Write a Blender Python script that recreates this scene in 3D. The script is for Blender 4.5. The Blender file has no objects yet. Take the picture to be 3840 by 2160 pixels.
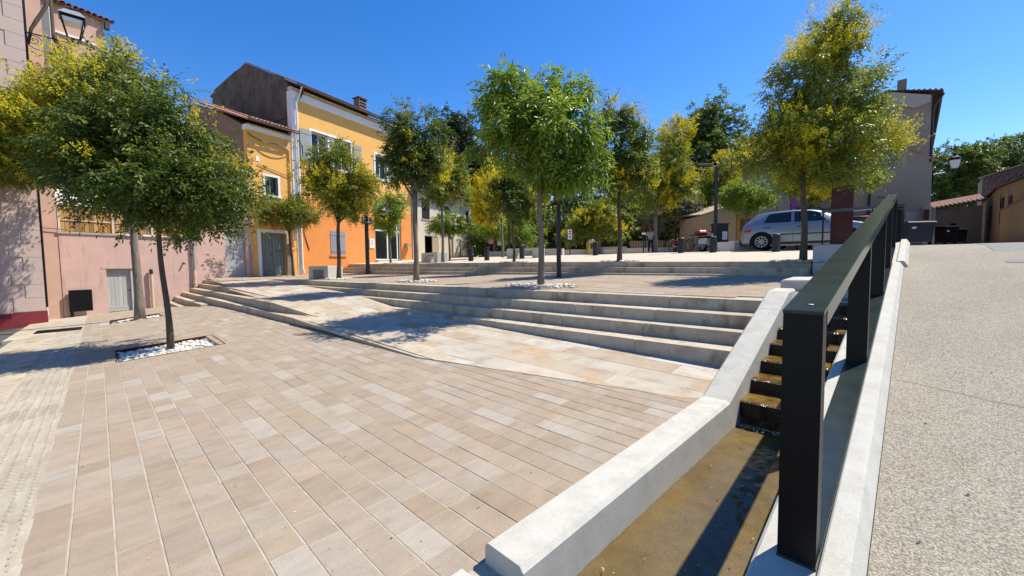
import bpy, math, random
import numpy as np
from math import sin, cos, pi, radians, sqrt, hypot, atan2
from mathutils import Vector, Matrix

# ------------------------------------------------------------------ camera, sky, sun, exposure
SC = bpy.context.scene
cd = bpy.data.cameras.new("camera"); cam = bpy.data.objects.new("camera", cd); SC.collection.objects.link(cam)
cd.sensor_width = 36; cd.lens = 1500/3840*36; cd.clip_start = .05; cd.clip_end = 2000
Rz = lambda a: Matrix.Rotation(radians(a), 3, 'Z'); Rx = lambda a: Matrix.Rotation(radians(a), 3, 'X')
cam.matrix_world = Matrix.Translation((0, 0, 1.6)) @ (Rz(45) @ Rx(90-3.25) @ Rz(-.7)).to_4x4()
SC.camera = cam
SUN_AZ, SUN_EL = 24., 56.           # azimuth measured from +Y towards +X
w = bpy.data.worlds.new("World"); SC.world = w; w.use_nodes = True
wn = w.node_tree; bg = wn.nodes["Background"]
sk = wn.nodes.new("ShaderNodeTexSky"); sk.sky_type = 'NISHITA'; sk.sun_disc = False
sk.sun_elevation = radians(SUN_EL); sk.sun_rotation = radians(SUN_AZ); sk.altitude = 200
sk.air_density = 1.0; sk.dust_density = .25; sk.ozone_density = 3.0
hs = wn.nodes.new("ShaderNodeHueSaturation"); hs.inputs["Saturation"].default_value = 1.36; hs.inputs["Hue"].default_value = .509
wn.links.new(sk.outputs[0], hs.inputs["Color"]); wn.links.new(hs.outputs[0], bg.inputs[0]); bg.inputs[1].default_value = .135
sl = bpy.data.lights.new("sun", 'SUN'); sl.energy = 4.9; sl.angle = radians(.5); sl.color = (1, .935, .80)
so = bpy.data.objects.new("sun", sl); SC.collection.objects.link(so)
sd = Vector((sin(radians(SUN_AZ))*cos(radians(SUN_EL)), cos(radians(SUN_AZ))*cos(radians(SUN_EL)), sin(radians(SUN_EL))))
so.rotation_euler = sd.to_track_quat('Z', 'Y').to_euler()
SC.view_settings.view_transform = 'Standard'; SC.view_settings.look = 'None'
SC.view_settings.gamma = 1; SC.view_settings.use_curve_mapping = False; SC.view_settings.exposure = .58
SC.cycles.max_bounces = 6; SC.cycles.transparent_max_bounces = 8; SC.cycles.caustics_reflective = False; SC.cycles.caustics_refractive = False

rnd = random.Random(7)
LINK = SC.collection.objects.link

# ------------------------------------------------------------------ helpers
class MB:
    """collects vertices and faces of one mesh"""
    def __init__(s): s.v = []; s.f = []; s.mi = []
    def poly(s, pts, m=0):
        n = len(s.v); s.v += [tuple(p) for p in pts]; s.f.append(tuple(range(n, n+len(pts)))); s.mi.append(m); return s
    def mesh(s, vs, fs, m=0):
        n = len(s.v); s.v += [tuple(p) for p in vs]; s.f += [tuple(n+i for i in f) for f in fs]; s.mi += [m]*len(fs); return s
    def box(s, a, b, m=0):
        (x0, y0, z0), (x1, y1, z1) = a, b
        x0, x1 = min(x0, x1), max(x0, x1); y0, y1 = min(y0, y1), max(y0, y1); z0, z1 = min(z0, z1), max(z0, z1)
        return s.mesh([(x0,y0,z0),(x1,y0,z0),(x1,y1,z0),(x0,y1,z0),(x0,y0,z1),(x1,y0,z1),(x1,y1,z1),(x0,y1,z1)],
                      [(0,3,2,1),(4,5,6,7),(0,1,5,4),(1,2,6,5),(2,3,7,6),(3,0,4,7)], m)
    def hexa(s, bot, top, m=0):
        """bot/top: four points each, counter-clockwise from above"""
        return s.mesh(list(bot)+list(top), [(3,2,1,0),(4,5,6,7),(0,1,5,4),(1,2,6,5),(2,3,7,6),(3,0,4,7)], m)
    def cham(s, bot, top, c=.006, m=0):
        """like hexa with a chamfer round the top"""
        T = [Vector(p) for p in top]; cen = sum(T, Vector())/4
        low = [tuple(p - Vector((0, 0, c))) for p in T]; up = []
        for p in T:
            d = cen - p; l = max(d.length, 1e-6); up.append(tuple(p + d*min(.4, c*1.4/l)))
        return s.mesh(list(bot)+low+up, [(0,1,5,4),(1,2,6,5),(2,3,7,6),(3,0,4,7),(4,5,9,8),(5,6,10,9),(6,7,11,10),(7,4,8,11),(8,9,10,11)], m)
    def tube(s, path, r, n=8, m=0, cap=True):
        P = [Vector(p) for p in path]; rs = r if hasattr(r, '__len__') else [r]*len(P)
        vs = []; fs = []; prev = None
        for i, p in enumerate(P):
            d = (P[min(i+1, len(P)-1)] - P[max(i-1, 0)]).normalized()
            a = d.orthogonal().normalized() if prev is None else (prev - d*prev.dot(d)).normalized()
            prev = a; b = d.cross(a)
            for k in range(n):
                t = 2*pi*k/n; vs.append(tuple(p + (a*cos(t) + b*sin(t))*rs[i]))
        for i in range(len(P)-1):
            for k in range(n):
                fs.append((i*n+k, i*n+(k+1) % n, (i+1)*n+(k+1) % n, (i+1)*n+k))
        if cap: fs += [tuple(reversed(range(n))), tuple(range((len(P)-1)*n, len(P)*n))]
        return s.mesh(vs, fs, m)
    def prism(s, outline, axis, a, b, m=0):
        """outline: list of 2D points; extruded along axis 0/1/2 from a to b"""
        def P(u, v, t): return ((t, u, v), (u, t, v), (u, v, t))[axis]
        n = len(outline); vs = [P(u, v, a) for u, v in outline] + [P(u, v, b) for u, v in outline]
        fs = [tuple(range(n)), tuple(reversed(range(n, 2*n)))] + [(i, n+i, n+(i+1) % n, (i+1) % n) for i in range(n)]
        return s.mesh(vs, fs, m)
    def lathe(s, prof, n=16, c=(0, 0, 0), m=0):
        vs = [(c[0]+r*cos(2*pi*k/n), c[1]+r*sin(2*pi*k/n), c[2]+z) for r, z in prof for k in range(n)]
        fs = [(i*n+k, i*n+(k+1) % n, (i+1)*n+(k+1) % n, (i+1)*n+k) for i in range(len(prof)-1) for k in range(n)]
        fs += [tuple(reversed(range(n))), tuple(range((len(prof)-1)*n, len(prof)*n))]
        return s.mesh(vs, fs, m)
    def build(s, name, mats, parent=None, smooth=False, loc=None, recalc=True):
        me = bpy.data.meshes.new(name); me.from_pydata(s.v, [], s.f)
        for mt in (mats if isinstance(mats, (list, tuple)) else [mats]): me.materials.append(mt)
        if any(s.mi): me.polygons.foreach_set("material_index", s.mi)
        if recalc and len(s.f) < 20000:
            import bmesh
            bm = bmesh.new(); bm.from_mesh(me); bmesh.ops.recalc_face_normals(bm, faces=bm.faces); bm.to_mesh(me); bm.free()
        if smooth:
            me.polygons.foreach_set("use_smooth", [True]*len(me.polygons))
            if smooth != 'all': me.set_sharp_from_angle(angle=radians(38))
        o = bpy.data.objects.new(name, me); LINK(o)
        if parent: o.parent = parent
        if loc: o.location = loc
        return o
def tag(o, label=None, cat=None, group=None, kind=None):
    if label: o['label'] = label
    if cat: o['category'] = cat
    if group: o['group'] = group
    if kind: o['kind'] = kind
    return o
def thing(name, label, cat, loc=(0, 0, 0), rz=0, group=None):
    o = bpy.data.objects.new(name, None); LINK(o); o.location = loc; o.rotation_euler = (0, 0, rz)
    o.empty_display_size = .2
    return tag(o, label, cat, group)
def inst(name, src, parent, loc=None, rot=None):
    o = bpy.data.objects.new(name, src.data if hasattr(src, 'data') else src); LINK(o); o.parent = parent
    if loc: o.location = loc
    if rot: o.rotation_euler = rot
    return o
def copy_tree(o, parent=None):
    c = o.copy(); LINK(c); c.parent = parent
    for ch in list(o.children): copy_tree(ch, c)
    return c
def interp(x, pts):
    if x <= pts[0][0]: return pts[0][1]
    for (x0, a), (x1, b) in zip(pts, pts[1:]):
        if x <= x1: return a+(b-a)*(x-x0)/(x1-x0)
    return pts[-1][1]

# ------------------------------------------------------------------ materials
def mat(name, stops, scale=6., rough=.8, bump=.2, bscale=60., per=0., stain=None, spec=.3, metal=0., stretch=(1, 1, 1), detail=6., obj_space=False, transl=0., vary=None, grain=None):
    """noise-mixed colour; per = strength of the random tint of each separate piece; stain = (colour, scale, threshold)"""
    m = bpy.data.materials.new(name); m.use_nodes = True; nt = m.node_tree; N = nt.nodes; L = nt.links
    b = N["Principled BSDF"]; b.inputs["Roughness"].default_value = rough; b.inputs["Metallic"].default_value = metal
    b.inputs["Specular IOR Level"].default_value = spec
    geo = N.new("ShaderNodeNewGeometry")
    if obj_space:
        tc = N.new("ShaderNodeTexCoord"); src = tc.outputs["Object"]
    else: src = geo.outputs["Position"]
    mp = N.new("ShaderNodeMapping"); mp.inputs["Scale"].default_value = stretch; L.new(src, mp.inputs[0]); src = mp.outputs[0]
    nz = N.new("ShaderNodeTexNoise"); nz.inputs["Scale"].default_value = scale; nz.inputs["Detail"].default_value = detail; nz.inputs["Roughness"].default_value = .62; L.new(src, nz.inputs["Vector"])
    cr = N.new("ShaderNodeValToRGB"); e = cr.color_ramp.elements
    n = len(stops); lo, hi = (.3, .7)
    e[0].position = lo; e[0].color = (*stops[0], 1); e[1].position = hi; e[1].color = (*stops[-1], 1)
    for i in range(1, n-1): k = e.new(lo+(hi-lo)*i/(n-1)); k.color = (*stops[i], 1)
    L.new(nz.outputs[0], cr.inputs[0]); col = cr.outputs[0]
    if vary:      # palette per piece (random of the object plus random of the loose part)
        oi = N.new("ShaderNodeObjectInfo"); ad = N.new("ShaderNodeMath"); ad.operation = 'ADD'; L.new(oi.outputs["Random"], ad.inputs[0]); L.new(geo.outputs["Random Per Island"], ad.inputs[1])
        fr = N.new("ShaderNodeMath"); fr.operation = 'FRACT'; L.new(ad.outputs[0], fr.inputs[0])
        vr = N.new("ShaderNodeValToRGB"); vr.color_ramp.interpolation = 'CONSTANT'; ve = vr.color_ramp.elements
        if len(vary) > 10: mean = [sum(c[i] for c in vary)/len(vary) for i in range(3)]; vary = [tuple((mean[i]+.68*(c[i]-mean[i]))*1.03 for i in range(3)) for c in vary]
        ve[0].color = (*vary[0], 1); ve[0].position = 0; ve[1].position = 1/len(vary); ve[1].color = (*vary[1], 1)
        for i in range(2, len(vary)): k = ve.new(i/len(vary)); k.color = (*vary[i], 1)
        L.new(fr.outputs[0], vr.inputs[0])
        mx = N.new("ShaderNodeMix"); mx.data_type = 'RGBA'; mx.blend_type = 'MULTIPLY'; mx.inputs[0].default_value = 1
        L.new(vr.outputs[0], mx.inputs[6]); L.new(col, mx.inputs[7]); col = mx.outputs[2]
    if per:
        oi = N.new("ShaderNodeObjectInfo"); ad = N.new("ShaderNodeMath"); ad.operation = 'ADD'; L.new(oi.outputs["Random"], ad.inputs[0]); L.new(geo.outputs["Random Per Island"], ad.inputs[1])
        wn_ = N.new("ShaderNodeTexWhiteNoise"); wn_.noise_dimensions = '1D'; L.new(ad.outputs[0], wn_.inputs["W"])
        mr = N.new("ShaderNodeMapRange"); mr.inputs[3].default_value = 1-per; mr.inputs[4].default_value = 1+per; L.new(wn_.outputs[0], mr.inputs[0])
        hv = N.new("ShaderNodeHueSaturation"); L.new(col, hv.inputs["Color"]); L.new(mr.outputs[0], hv.inputs["Value"]); col = hv.outputs[0]
    if stain:
        sc_, ss, th, st = stain
        n2 = N.new("ShaderNodeTexNoise"); n2.inputs["Scale"].default_value = ss; n2.inputs["Detail"].default_value = 8; n2.inputs["Roughness"].default_value = .7
        mp2 = N.new("ShaderNodeMapping"); mp2.inputs["Scale"].default_value = st; L.new(geo.outputs["Position"], mp2.inputs[0]); L.new(mp2.outputs[0], n2.inputs["Vector"])
        r2 = N.new("ShaderNodeMapRange"); r2.inputs[1].default_value = th; r2.inputs[2].default_value = th+.16; L.new(n2.outputs[0], r2.inputs[0])
        m2 = N.new("ShaderNodeMix"); m2.data_type = 'RGBA'; L.new(r2.outputs[0], m2.inputs[0]); L.new(col, m2.inputs[6]); m2.inputs[7].default_value = (*sc_, 1); col = m2.outputs[2]
    if grain:     # fine speckle: (scale, darkest, lightest)
        ng = N.new("ShaderNodeTexNoise"); ng.inputs["Scale"].default_value = grain[0]; ng.inputs["Detail"].default_value = 3; ng.inputs["Roughness"].default_value = .8; L.new(geo.outputs["Position"], ng.inputs["Vector"])
        rg = N.new("ShaderNodeMapRange"); rg.inputs[1].default_value = .32; rg.inputs[2].default_value = .68; rg.inputs[3].default_value = grain[1]; rg.inputs[4].default_value = grain[2]; L.new(ng.outputs[0], rg.inputs[0])
        hg = N.new("ShaderNodeHueSaturation"); L.new(col, hg.inputs["Color"]); L.new(rg.outputs[0], hg.inputs["Value"]); col = hg.outputs[0]
    L.new(col, b.inputs["Base Color"])
    if bump:
        nb = N.new("ShaderNodeTexNoise"); nb.inputs["Scale"].default_value = bscale; nb.inputs["Detail"].default_value = 5; L.new(src, nb.inputs["Vector"])
        bp = N.new("ShaderNodeBump"); bp.inputs["Strength"].default_value = bump; bp.inputs["Distance"].default_value = .02; L.new(nb.outputs[0], bp.inputs["Height"]); L.new(bp.outputs[0], b.inputs["Normal"])
    if transl:
        tr = N.new("ShaderNodeBsdfTranslucent"); L.new(col, tr.inputs[0]); ms = N.new("ShaderNodeMixShader"); ms.inputs[0].default_value = transl
        L.new(b.outputs[0], ms.inputs[1]); L.new(tr.outputs[0], ms.inputs[2]); L.new(ms.outputs[0], N["Material Output"].inputs[0])
    return m
def paint(name, c, rough=.5, spec=.4, metal=0., v=.12, **k):
    return mat(name, [tuple(x*(1-v) for x in c), tuple(min(1, x*(1+v)) for x in c)], rough=rough, spec=spec, metal=metal, bump=k.pop('bump', .03), **k)
def plain(name, c, rough=.4, metal=0., spec=.5, emis=None):
    m = bpy.data.materials.new(name); m.use_nodes = True; b = m.node_tree.nodes["Principled BSDF"]
    b.inputs["Base Color"].default_value = (*c, 1); b.inputs["Roughness"].default_value = rough; b.inputs["Metallic"].default_value = metal; b.inputs["Specular IOR Level"].default_value = spec
    return m
M = {}
G1 = [(.80, .80, .80), (1.0, 1.0, 1.0), (1.12, 1.1, 1.08)]
M['paver'] = mat('paver stone', [(.82, .81, .785), (.95, .945, .94), (1.04, 1.03, 1.02)], scale=4.5, rough=.9, bump=.35, bscale=420, per=.05, stretch=(2.4, 1, 1), spec=.2, detail=14, stain=((.31, .225, .115), 1.3, .60, (3.0, .7, 1)), grain=(240, .72, 1.2),
    vary=[(.37, .295, .222), (.355, .28, .207), (.385, .315, .242), (.34, .265, .192), (.385, .325, .257), (.365, .295, .227), (.335, .255, .177), (.375, .32, .262), (.395, .34, .277), (.345, .275, .192), (.37, .31, .247), (.43, .385, .33), (.38, .30, .214), (.36, .285, .212), (.345, .27, .197), (.375, .305, .237), (.365, .285, .204), (.35, .28, .212)])
M['slab'] = mat('ramp slab stone', [(.80, .72, .62), (1, 1, 1), (1.08, 1.08, 1.08)], scale=3.2, rough=.85, bump=.3, bscale=90, per=.07, spec=.25, stain=((.44, .28, .145), 1.7, .54, (1, 2, 1)), grain=(200, .86, 1.1),
    vary=[(.43, .36, .275), (.455, .405, .33), (.40, .32, .23), (.465, .43, .375), (.43, .35, .26), (.445, .385, .31)])
M['mortar'] = mat('sandy joint mortar', [(.36, .315, .24), (.50, .45, .36)], scale=14, rough=.95, bump=.5, bscale=180)
M['step'] = mat('step stone', [(.38, .31, .225), (.47, .40, .30), (.52, .455, .36)], scale=5, rough=.85, bump=.3, bscale=80, per=.08, stain=((.23, .15, .08), 2.6, .53, (1, 1, .6)), grain=(150, .82, 1.1), spec=.25)
M['white_stone'] = mat('white concrete', [(.43, .41, .355), (.505, .485, .425), (.55, .53, .475)], scale=7, rough=.8, bump=.22, bscale=260, spec=.25, detail=10, stain=((.20, .175, .14), 46, .665, (1, 1, 1)), grain=(150, .80, 1.1))
M['bench'] = mat('pale cast stone', [(.49, .475, .44), (.56, .54, .505)], scale=9, rough=.75, bump=.12, bscale=90)
M['gravel'] = mat('pale stabilised gravel', [(.46, .39, .30), (.54, .465, .37), (.59, .52, .43)], scale=3, rough=.95, bump=.5, bscale=150, stain=((.42, .345, .25), 9, .6, (1, 1, 1)))
def aggregate(name):
    """exposed aggregate concrete: stones of several tones in a sandy matrix"""
    m = mat(name, [(.80, .80, .80), (.98, .975, .97), (1.10, 1.08, 1.05)], scale=1.1, rough=.92, bump=.0, detail=9, stretch=(1, .35, 1), stain=((.78, .74, .69), .5, .60, (1, .5, 1)))
    nt = m.node_tree; N = nt.nodes; L = nt.links; b = N["Principled BSDF"]; base = b.inputs["Base Color"].links[0].from_socket
    geo = N.new("ShaderNodeNewGeometry"); vo = N.new("ShaderNodeTexVoronoi"); vo.inputs["Scale"].default_value = 125; L.new(geo.outputs["Position"], vo.inputs["Vector"])
    sp = N.new("ShaderNodeSeparateColor"); L.new(vo.outputs["Color"], sp.inputs[0])
    cr = N.new("ShaderNodeValToRGB"); cr.color_ramp.interpolation = 'CONSTANT'; e = cr.color_ramp.elements
    cols = [(.36, .322, .252), (.315, .28, .217), (.405, .368, .298), (.24, .215, .172), (.345, .298, .228), (.44, .408, .338)]
    e[0].color = (*cols[0], 1); e[1].position = .2; e[1].color = (*cols[1], 1)
    for i, c in enumerate(cols[2:]): k = e.new(.38+.17*i); k.color = (*c, 1)
    L.new(sp.outputs[0], cr.inputs[0])
    ed = N.new("ShaderNodeMapRange"); ed.inputs[1].default_value = .25; ed.inputs[2].default_value = .75; ed.inputs[3].default_value = 1.08; ed.inputs[4].default_value = .70; L.new(vo.outputs["Distance"], ed.inputs[0])
    mx = N.new("ShaderNodeMix"); mx.data_type = 'RGBA'; mx.blend_type = 'MULTIPLY'; mx.inputs[0].default_value = 1; L.new(cr.outputs[0], mx.inputs[6]); L.new(ed.outputs[0], mx.inputs[7])
    m2 = N.new("ShaderNodeMix"); m2.data_type = 'RGBA'; m2.blend_type = 'MULTIPLY'; m2.inputs[0].default_value = 1; L.new(mx.outputs[2], m2.inputs[6]); L.new(base, m2.inputs[7])
    L.new(m2.outputs[2], b.inputs["Base Color"])
    bp = N.new("ShaderNodeBump"); bp.inputs["Strength"].default_value = .8; bp.inputs["Distance"].default_value = .006; bp.invert = True; L.new(vo.outputs["Distance"], bp.inputs["Height"]); L.new(bp.outputs[0], b.inputs["Normal"])
    return m
M['aggregate'] = aggregate('exposed aggregate concrete')
M['asphalt'] = mat('asphalt', [(.075, .075, .078), (.11, .108, .105)], scale=4, rough=.9, bump=.4, bscale=200)
M['asphalt_grey'] = mat('worn grey asphalt', [(.20, .195, .185), (.25, .245, .235)], scale=4, rough=.9, bump=.4, bscale=200)
M['earth'] = mat('dry earth', [(.20, .16, .11), (.28, .23, .16)], scale=.6, rough=1, bump=.3)
M['pebble'] = mat('white pebble', [(.60, .555, .475), (.74, .695, .61)], scale=20, rough=.7, bump=.1, per=.16)
M['soil'] = mat('dark soil', [(.06, .045, .03), (.10, .08, .06)], scale=20, rough=1)
M['corten'] = mat('rusted steel', [(.055, .013, .009), (.085, .021, .013), (.065, .016, .011)], scale=8, rough=.75, bump=.15, bscale=60)
M['rail'] = mat('slate grey painted steel', [(.013, .020, .020), (.020, .030, .029), (.027, .038, .036)], scale=7, rough=.2, bump=.03, bscale=90, spec=.5, stain=((.11, .13, .12), 30, .70, (1, .3, 1)))
M['black_metal'] = paint('black steel', (.004, .0042, .0045), .40, spec=.22)
M['grey_metal'] = paint('grey steel', (.16, .165, .17), .45)
M['galv'] = paint('galvanised zinc', (.30, .32, .35), .45, metal=.3)
M['charcoal'] = paint('charcoal painted cast iron', (.020, .022, .026), .5)
M['shaded_wet_riser'] = mat('wet riser with painted shade', [(.008, .006, .004), (.022, .015, .007)], scale=9, rough=.3, bump=.5, bscale=40)  # wet stained cascade risers, their shade painted in as near black
M['moss'] = mat('wet algae covered stone', [(.04, .022, .004), (.15, .085, .012), (.28, .165, .025)], scale=5, rough=.2, bump=.5, bscale=40, spec=.6, stain=((.022, .018, .010), 4.0, .56, (1, 1, 1)))
M['channel'] = mat('algae stained channel bed', [(.10, .065, .028), (.17, .125, .07), (.22, .18, .12)], scale=3.2, rough=.5, bump=.35, bscale=160, spec=.4, detail=12, grain=(130, .68, 1.2), stain=((.27, .155, .03), 2.0, .53, (1.3, .8, 1)))
def water(name):
    m = bpy.data.materials.new(name); m.use_nodes = True; b = m.node_tree.nodes["Principled BSDF"]; N = m.node_tree.nodes; L = m.node_tree.links
    b.inputs["Base Color"].default_value = (.80, .78, .62, 1); b.inputs["Roughness"].default_value = .05; b.inputs["IOR"].default_value = 1.33; b.inputs["Transmission Weight"].default_value = 1
    g = N.new("ShaderNodeNewGeometry"); nz = N.new("ShaderNodeTexNoise"); nz.inputs["Scale"].default_value = 26; nz.inputs["Detail"].default_value = 3; L.new(g.outputs["Position"], nz.inputs["Vector"])
    bp = N.new("ShaderNodeBump"); bp.inputs["Strength"].default_value = .25; bp.inputs["Distance"].default_value = .01; L.new(nz.outputs[0], bp.inputs["Height"]); L.new(bp.outputs[0], b.inputs["Normal"])
    # thin sheet: let sunlight through to the bed
    tp = N.new("ShaderNodeBsdfTransparent"); tp.inputs[0].default_value = (.86, .82, .68, 1); ms = N.new("ShaderNodeMixShader"); gl = N.new("ShaderNodeBsdfGlossy"); gl.inputs["Roughness"].default_value = .06
    L.new(bp.outputs[0], gl.inputs["Normal"]); fr = N.new("ShaderNodeFresnel"); fr.inputs[0].default_value = 1.33; L.new(bp.outputs[0], fr.inputs["Normal"])
    L.new(fr.outputs[0], ms.inputs[0]); L.new(tp.outputs[0], ms.inputs[1]); L.new(gl.outputs[0], ms.inputs[2]); L.new(ms.outputs[0], N["Material Output"].inputs[0])
    return m
M['water'] = water('shallow clear water')
def render_wall(name, c, streak=None, st=.62, v=.07):
    return mat(name, [tuple(x*(1-v) for x in c), c, tuple(min(1, x*(1+v)) for x in c)], scale=2.2, rough=.92, bump=.25, bscale=70, spec=.15, stain=(streak or tuple(x*.72 for x in c), 2.6, st, (1.9, 1.9, .28)))
M['pink'] = render_wall('pink lime render', (.57, .385, .335), (.36, .25, .20), .55)
M['mauve'] = render_wall('pale mauve render', (.50, .385, .34), v=.05, st=.7)
M['mauve_dark'] = render_wall('mauve quoin render', (.475, .355, .31), v=.05, st=.7)
M['tan_wall'] = render_wall('salmon tan render', (.53, .35, .275), st=.66)
M['plinth'] = render_wall('dark red plinth paint', (.20, .035, .04), st=.66)
M['yellow'] = render_wall('golden yellow render', (.77, .435, .135), (.68, .36, .11), .68, .05)
M['orange'] = render_wall('orange render', (.76, .295, .092), (.66, .24, .07), .66, .05)
M['yellow_orange'] = render_wall('amber render', (.78, .41, .115), (.67, .33, .09), .68, .05)
M['old_grey'] = mat('old grey weathered render', [(.075, .062, .044), (.12, .10, .073), (.16, .135, .10)], scale=1.6, rough=.95, bump=.35, bscale=40, stain=((.048, .04, .03), 1.4, .55, (1.6, 1.6, .3)))
M['grey_brown'] = mat('grey brown render', [(.19, .15, .12), (.25, .205, .17)], scale=1.6, rough=.95, bump=.3, stain=((.13, .10, .08), 1.6, .58, (1.6, 1.6, .3)))
M['white_paint'] = mat('white masonry paint', [(.74, .74, .73), (.80, .80, .79)], scale=4, rough=.8, bump=.1, stain=((.60, .58, .54), 3, .7, (1, 1, .4)))
M['cream'] = render_wall('cream render', (.62, .55, .44), (.47, .38, .27), .62)
M['beige'] = render_wall('beige render', (.40, .315, .22), st=.64)
M['taupe'] = mat('taupe render', [(.29, .222, .17), (.325, .252, .195), (.35, .275, .215)], scale=.5, rough=.95, bump=.2)
M['pale_taupe'] = mat('pale taupe render', [(.39, .335, .28), (.44, .38, .325)], scale=.8, rough=.95, bump=.2)
M['tile'] = mat('terracotta roof tile', [(.30, .135, .085), (.42, .21, .14), (.46, .27, .20)], scale=6, rough=.85, bump=.3, per=.22, stain=((.16, .11, .085), 5, .58, (1, 1, 1)))
M['tile_dark'] = mat('dark weathered roof tile', [(.12, .055, .04), (.19, .09, .062)], scale=6, rough=.9, bump=.3, per=.25)
M['genoise'] = mat('cream eave tile', [(.60, .50, .37), (.70, .61, .47)], scale=5, rough=.9, bump=.2)
M['plank_grey'] = mat('weathered grey boards', [(.36, .355, .345), (.47, .465, .455)], scale=5, rough=.85, bump=.25, bscale=30, stretch=(5, 5, .5), per=.07, stain=((.26, .24, .21), 7, .64, (3, 3, .4)))
M['plank_blue'] = mat('blue grey painted boards', [(.24, .26, .31), (.29, .31, .36)], scale=5, rough=.7, bump=.2, bscale=30, stretch=(5, 5, .5), per=.06)
M['shutter'] = mat('grey green shutter paint', [(.25, .28, .27), (.32, .35, .34)], scale=5, rough=.7, bump=.15, stretch=(5, 5, .5), per=.06)
M['door_teal'] = mat('grey teal door paint', [(.165, .19, .185), (.215, .24, .235)], scale=5, rough=.65, bump=.15, stretch=(5, 5, .5), per=.05, stain=((.30, .16, .07), 6, .71, (4, 4, .2)))
M['wood'] = mat('varnished fence board', [(.33, .17, .055), (.45, .26, .10), (.50, .33, .15)], scale=4, rough=.75, bump=.2, stretch=(6, 6, .4), vary=[(1, .9, .75), (.75, .72, .7), (1.1, .95, .75), (.55, .55, .6), (.9, .75, .55), (1.15, 1.1, 1.0)], per=.1)
M['batten'] = paint('pale timber batten', (.60, .52, .40), .8)
M['ochre_door'] = mat('ochre timber door', [(.32, .17, .045), (.42, .24, .07)], scale=5, rough=.75, bump=.2, stretch=(5, 5, .5))
M['cream_pipe'] = paint('cream clay pipe', (.58, .46, .34), .6)
M['dark'] = plain('dark interior', (.012, .012, .013), .9, spec=.1)
M['glass'] = plain('dark window glass', (.014, .018, .019), .08, spec=.5)
M['white'] = paint('white enamel', (.78, .78, .77), .4)
M['green'] = paint('green sign enamel', (.12, .42, .06), .4)
M['blue'] = paint('navy enamel', (.016, .02, .10), .35)
M['tan_box'] = paint('tan metal box', (.47, .32, .15), .5)
M['bark'] = mat('grey brown bark', [(.13, .10, .075), (.20, .16, .125), (.25, .21, .17)], scale=9, rough=.95, bump=.7, bscale=30, stretch=(2.5, 2.5, .5), stain=((.31, .27, .23), 11, .63, (1, 1, .6)))
M['bark_dark'] = mat('dark bark', [(.075, .055, .038), (.13, .098, .07)], scale=9, rough=.95, bump=.7, bscale=30, stretch=(2.5, 2.5, .5), stain=((.22, .19, .16), 14, .68, (1, 1, .6)))
def leaf(name, cols, tr=.44, rough=.42):
    """foliage: colour of each leaflet from a palette, clumps from a slow noise"""
    m = bpy.data.materials.new(name); m.use_nodes = True; N = m.node_tree.nodes; L = m.node_tree.links; b = N["Principled BSDF"]
    b.inputs["Roughness"].default_value = rough; b.inputs["Specular IOR Level"].default_value = .45
    g = N.new("ShaderNodeNewGeometry"); nz = N.new("ShaderNodeTexNoise"); nz.inputs["Scale"].default_value = 1.6; nz.inputs["Detail"].default_value = 2; L.new(g.outputs["Position"], nz.inputs["Vector"])
    a = N.new("ShaderNodeMath"); a.operation = 'MULTIPLY_ADD'; a.inputs[1].default_value = .55; L.new(g.outputs["Random Per Island"], a.inputs[0])
    s = N.new("ShaderNodeMapRange"); s.inputs[1].default_value = .3; s.inputs[2].default_value = .7; s.inputs[3].default_value = 0; s.inputs[4].default_value = .45; L.new(nz.outputs[0], s.inputs[0]); L.new(s.outputs[0], a.inputs[2])
    cr = N.new("ShaderNodeValToRGB"); e = cr.color_ramp.elements; e[0].color = (*cols[0], 1); e[1].color = (*cols[-1], 1)
    for i in range(1, len(cols)-1): k = e.new(i/(len(cols)-1)); k.color = (*cols[i], 1)
    L.new(a.outputs[0], cr.inputs[0]); L.new(cr.outputs[0], b.inputs["Base Color"])
    t = N.new("ShaderNodeBsdfTranslucent"); L.new(cr.outputs[0], t.inputs[0]); ms = N.new("ShaderNodeMixShader"); ms.inputs[0].default_value = tr
    L.new(b.outputs[0], ms.inputs[1]); L.new(t.outputs[0], ms.inputs[2]); L.new(ms.outputs[0], N["Material Output"].inputs[0])
    return m
M['leaf_deep'] = leaf('deep green leaflets', [(.034, .064, .014), (.078, .126, .02), (.15, .195, .028), (.26, .30, .04)])
M['leaf_mid'] = leaf('mid green leaflets', [(.085, .125, .016), (.155, .20, .022), (.24, .27, .028), (.34, .33, .03)])
M['leaf_fresh'] = leaf('fresh green leaves', [(.125, .205, .02), (.205, .30, .03), (.29, .375, .04)], .48)
M['leaf_dark'] = leaf('dark evergreen leaves', [(.03, .05, .014), (.06, .088, .022), (.10, .13, .03)], .25)
M['leaf_silver'] = leaf('silvery green leaves', [(.06, .08, .045), (.10, .12, .07), (.14, .155, .10)], .3)
M['blossom'] = leaf('yellow blossom', [(.58, .48, .012), (.72, .62, .02), (.80, .70, .05)], .35, .7)
M['panicle_dry'] = leaf('pale straw panicle', [(.42, .36, .12), (.55, .47, .18)], .35, .7)

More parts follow.
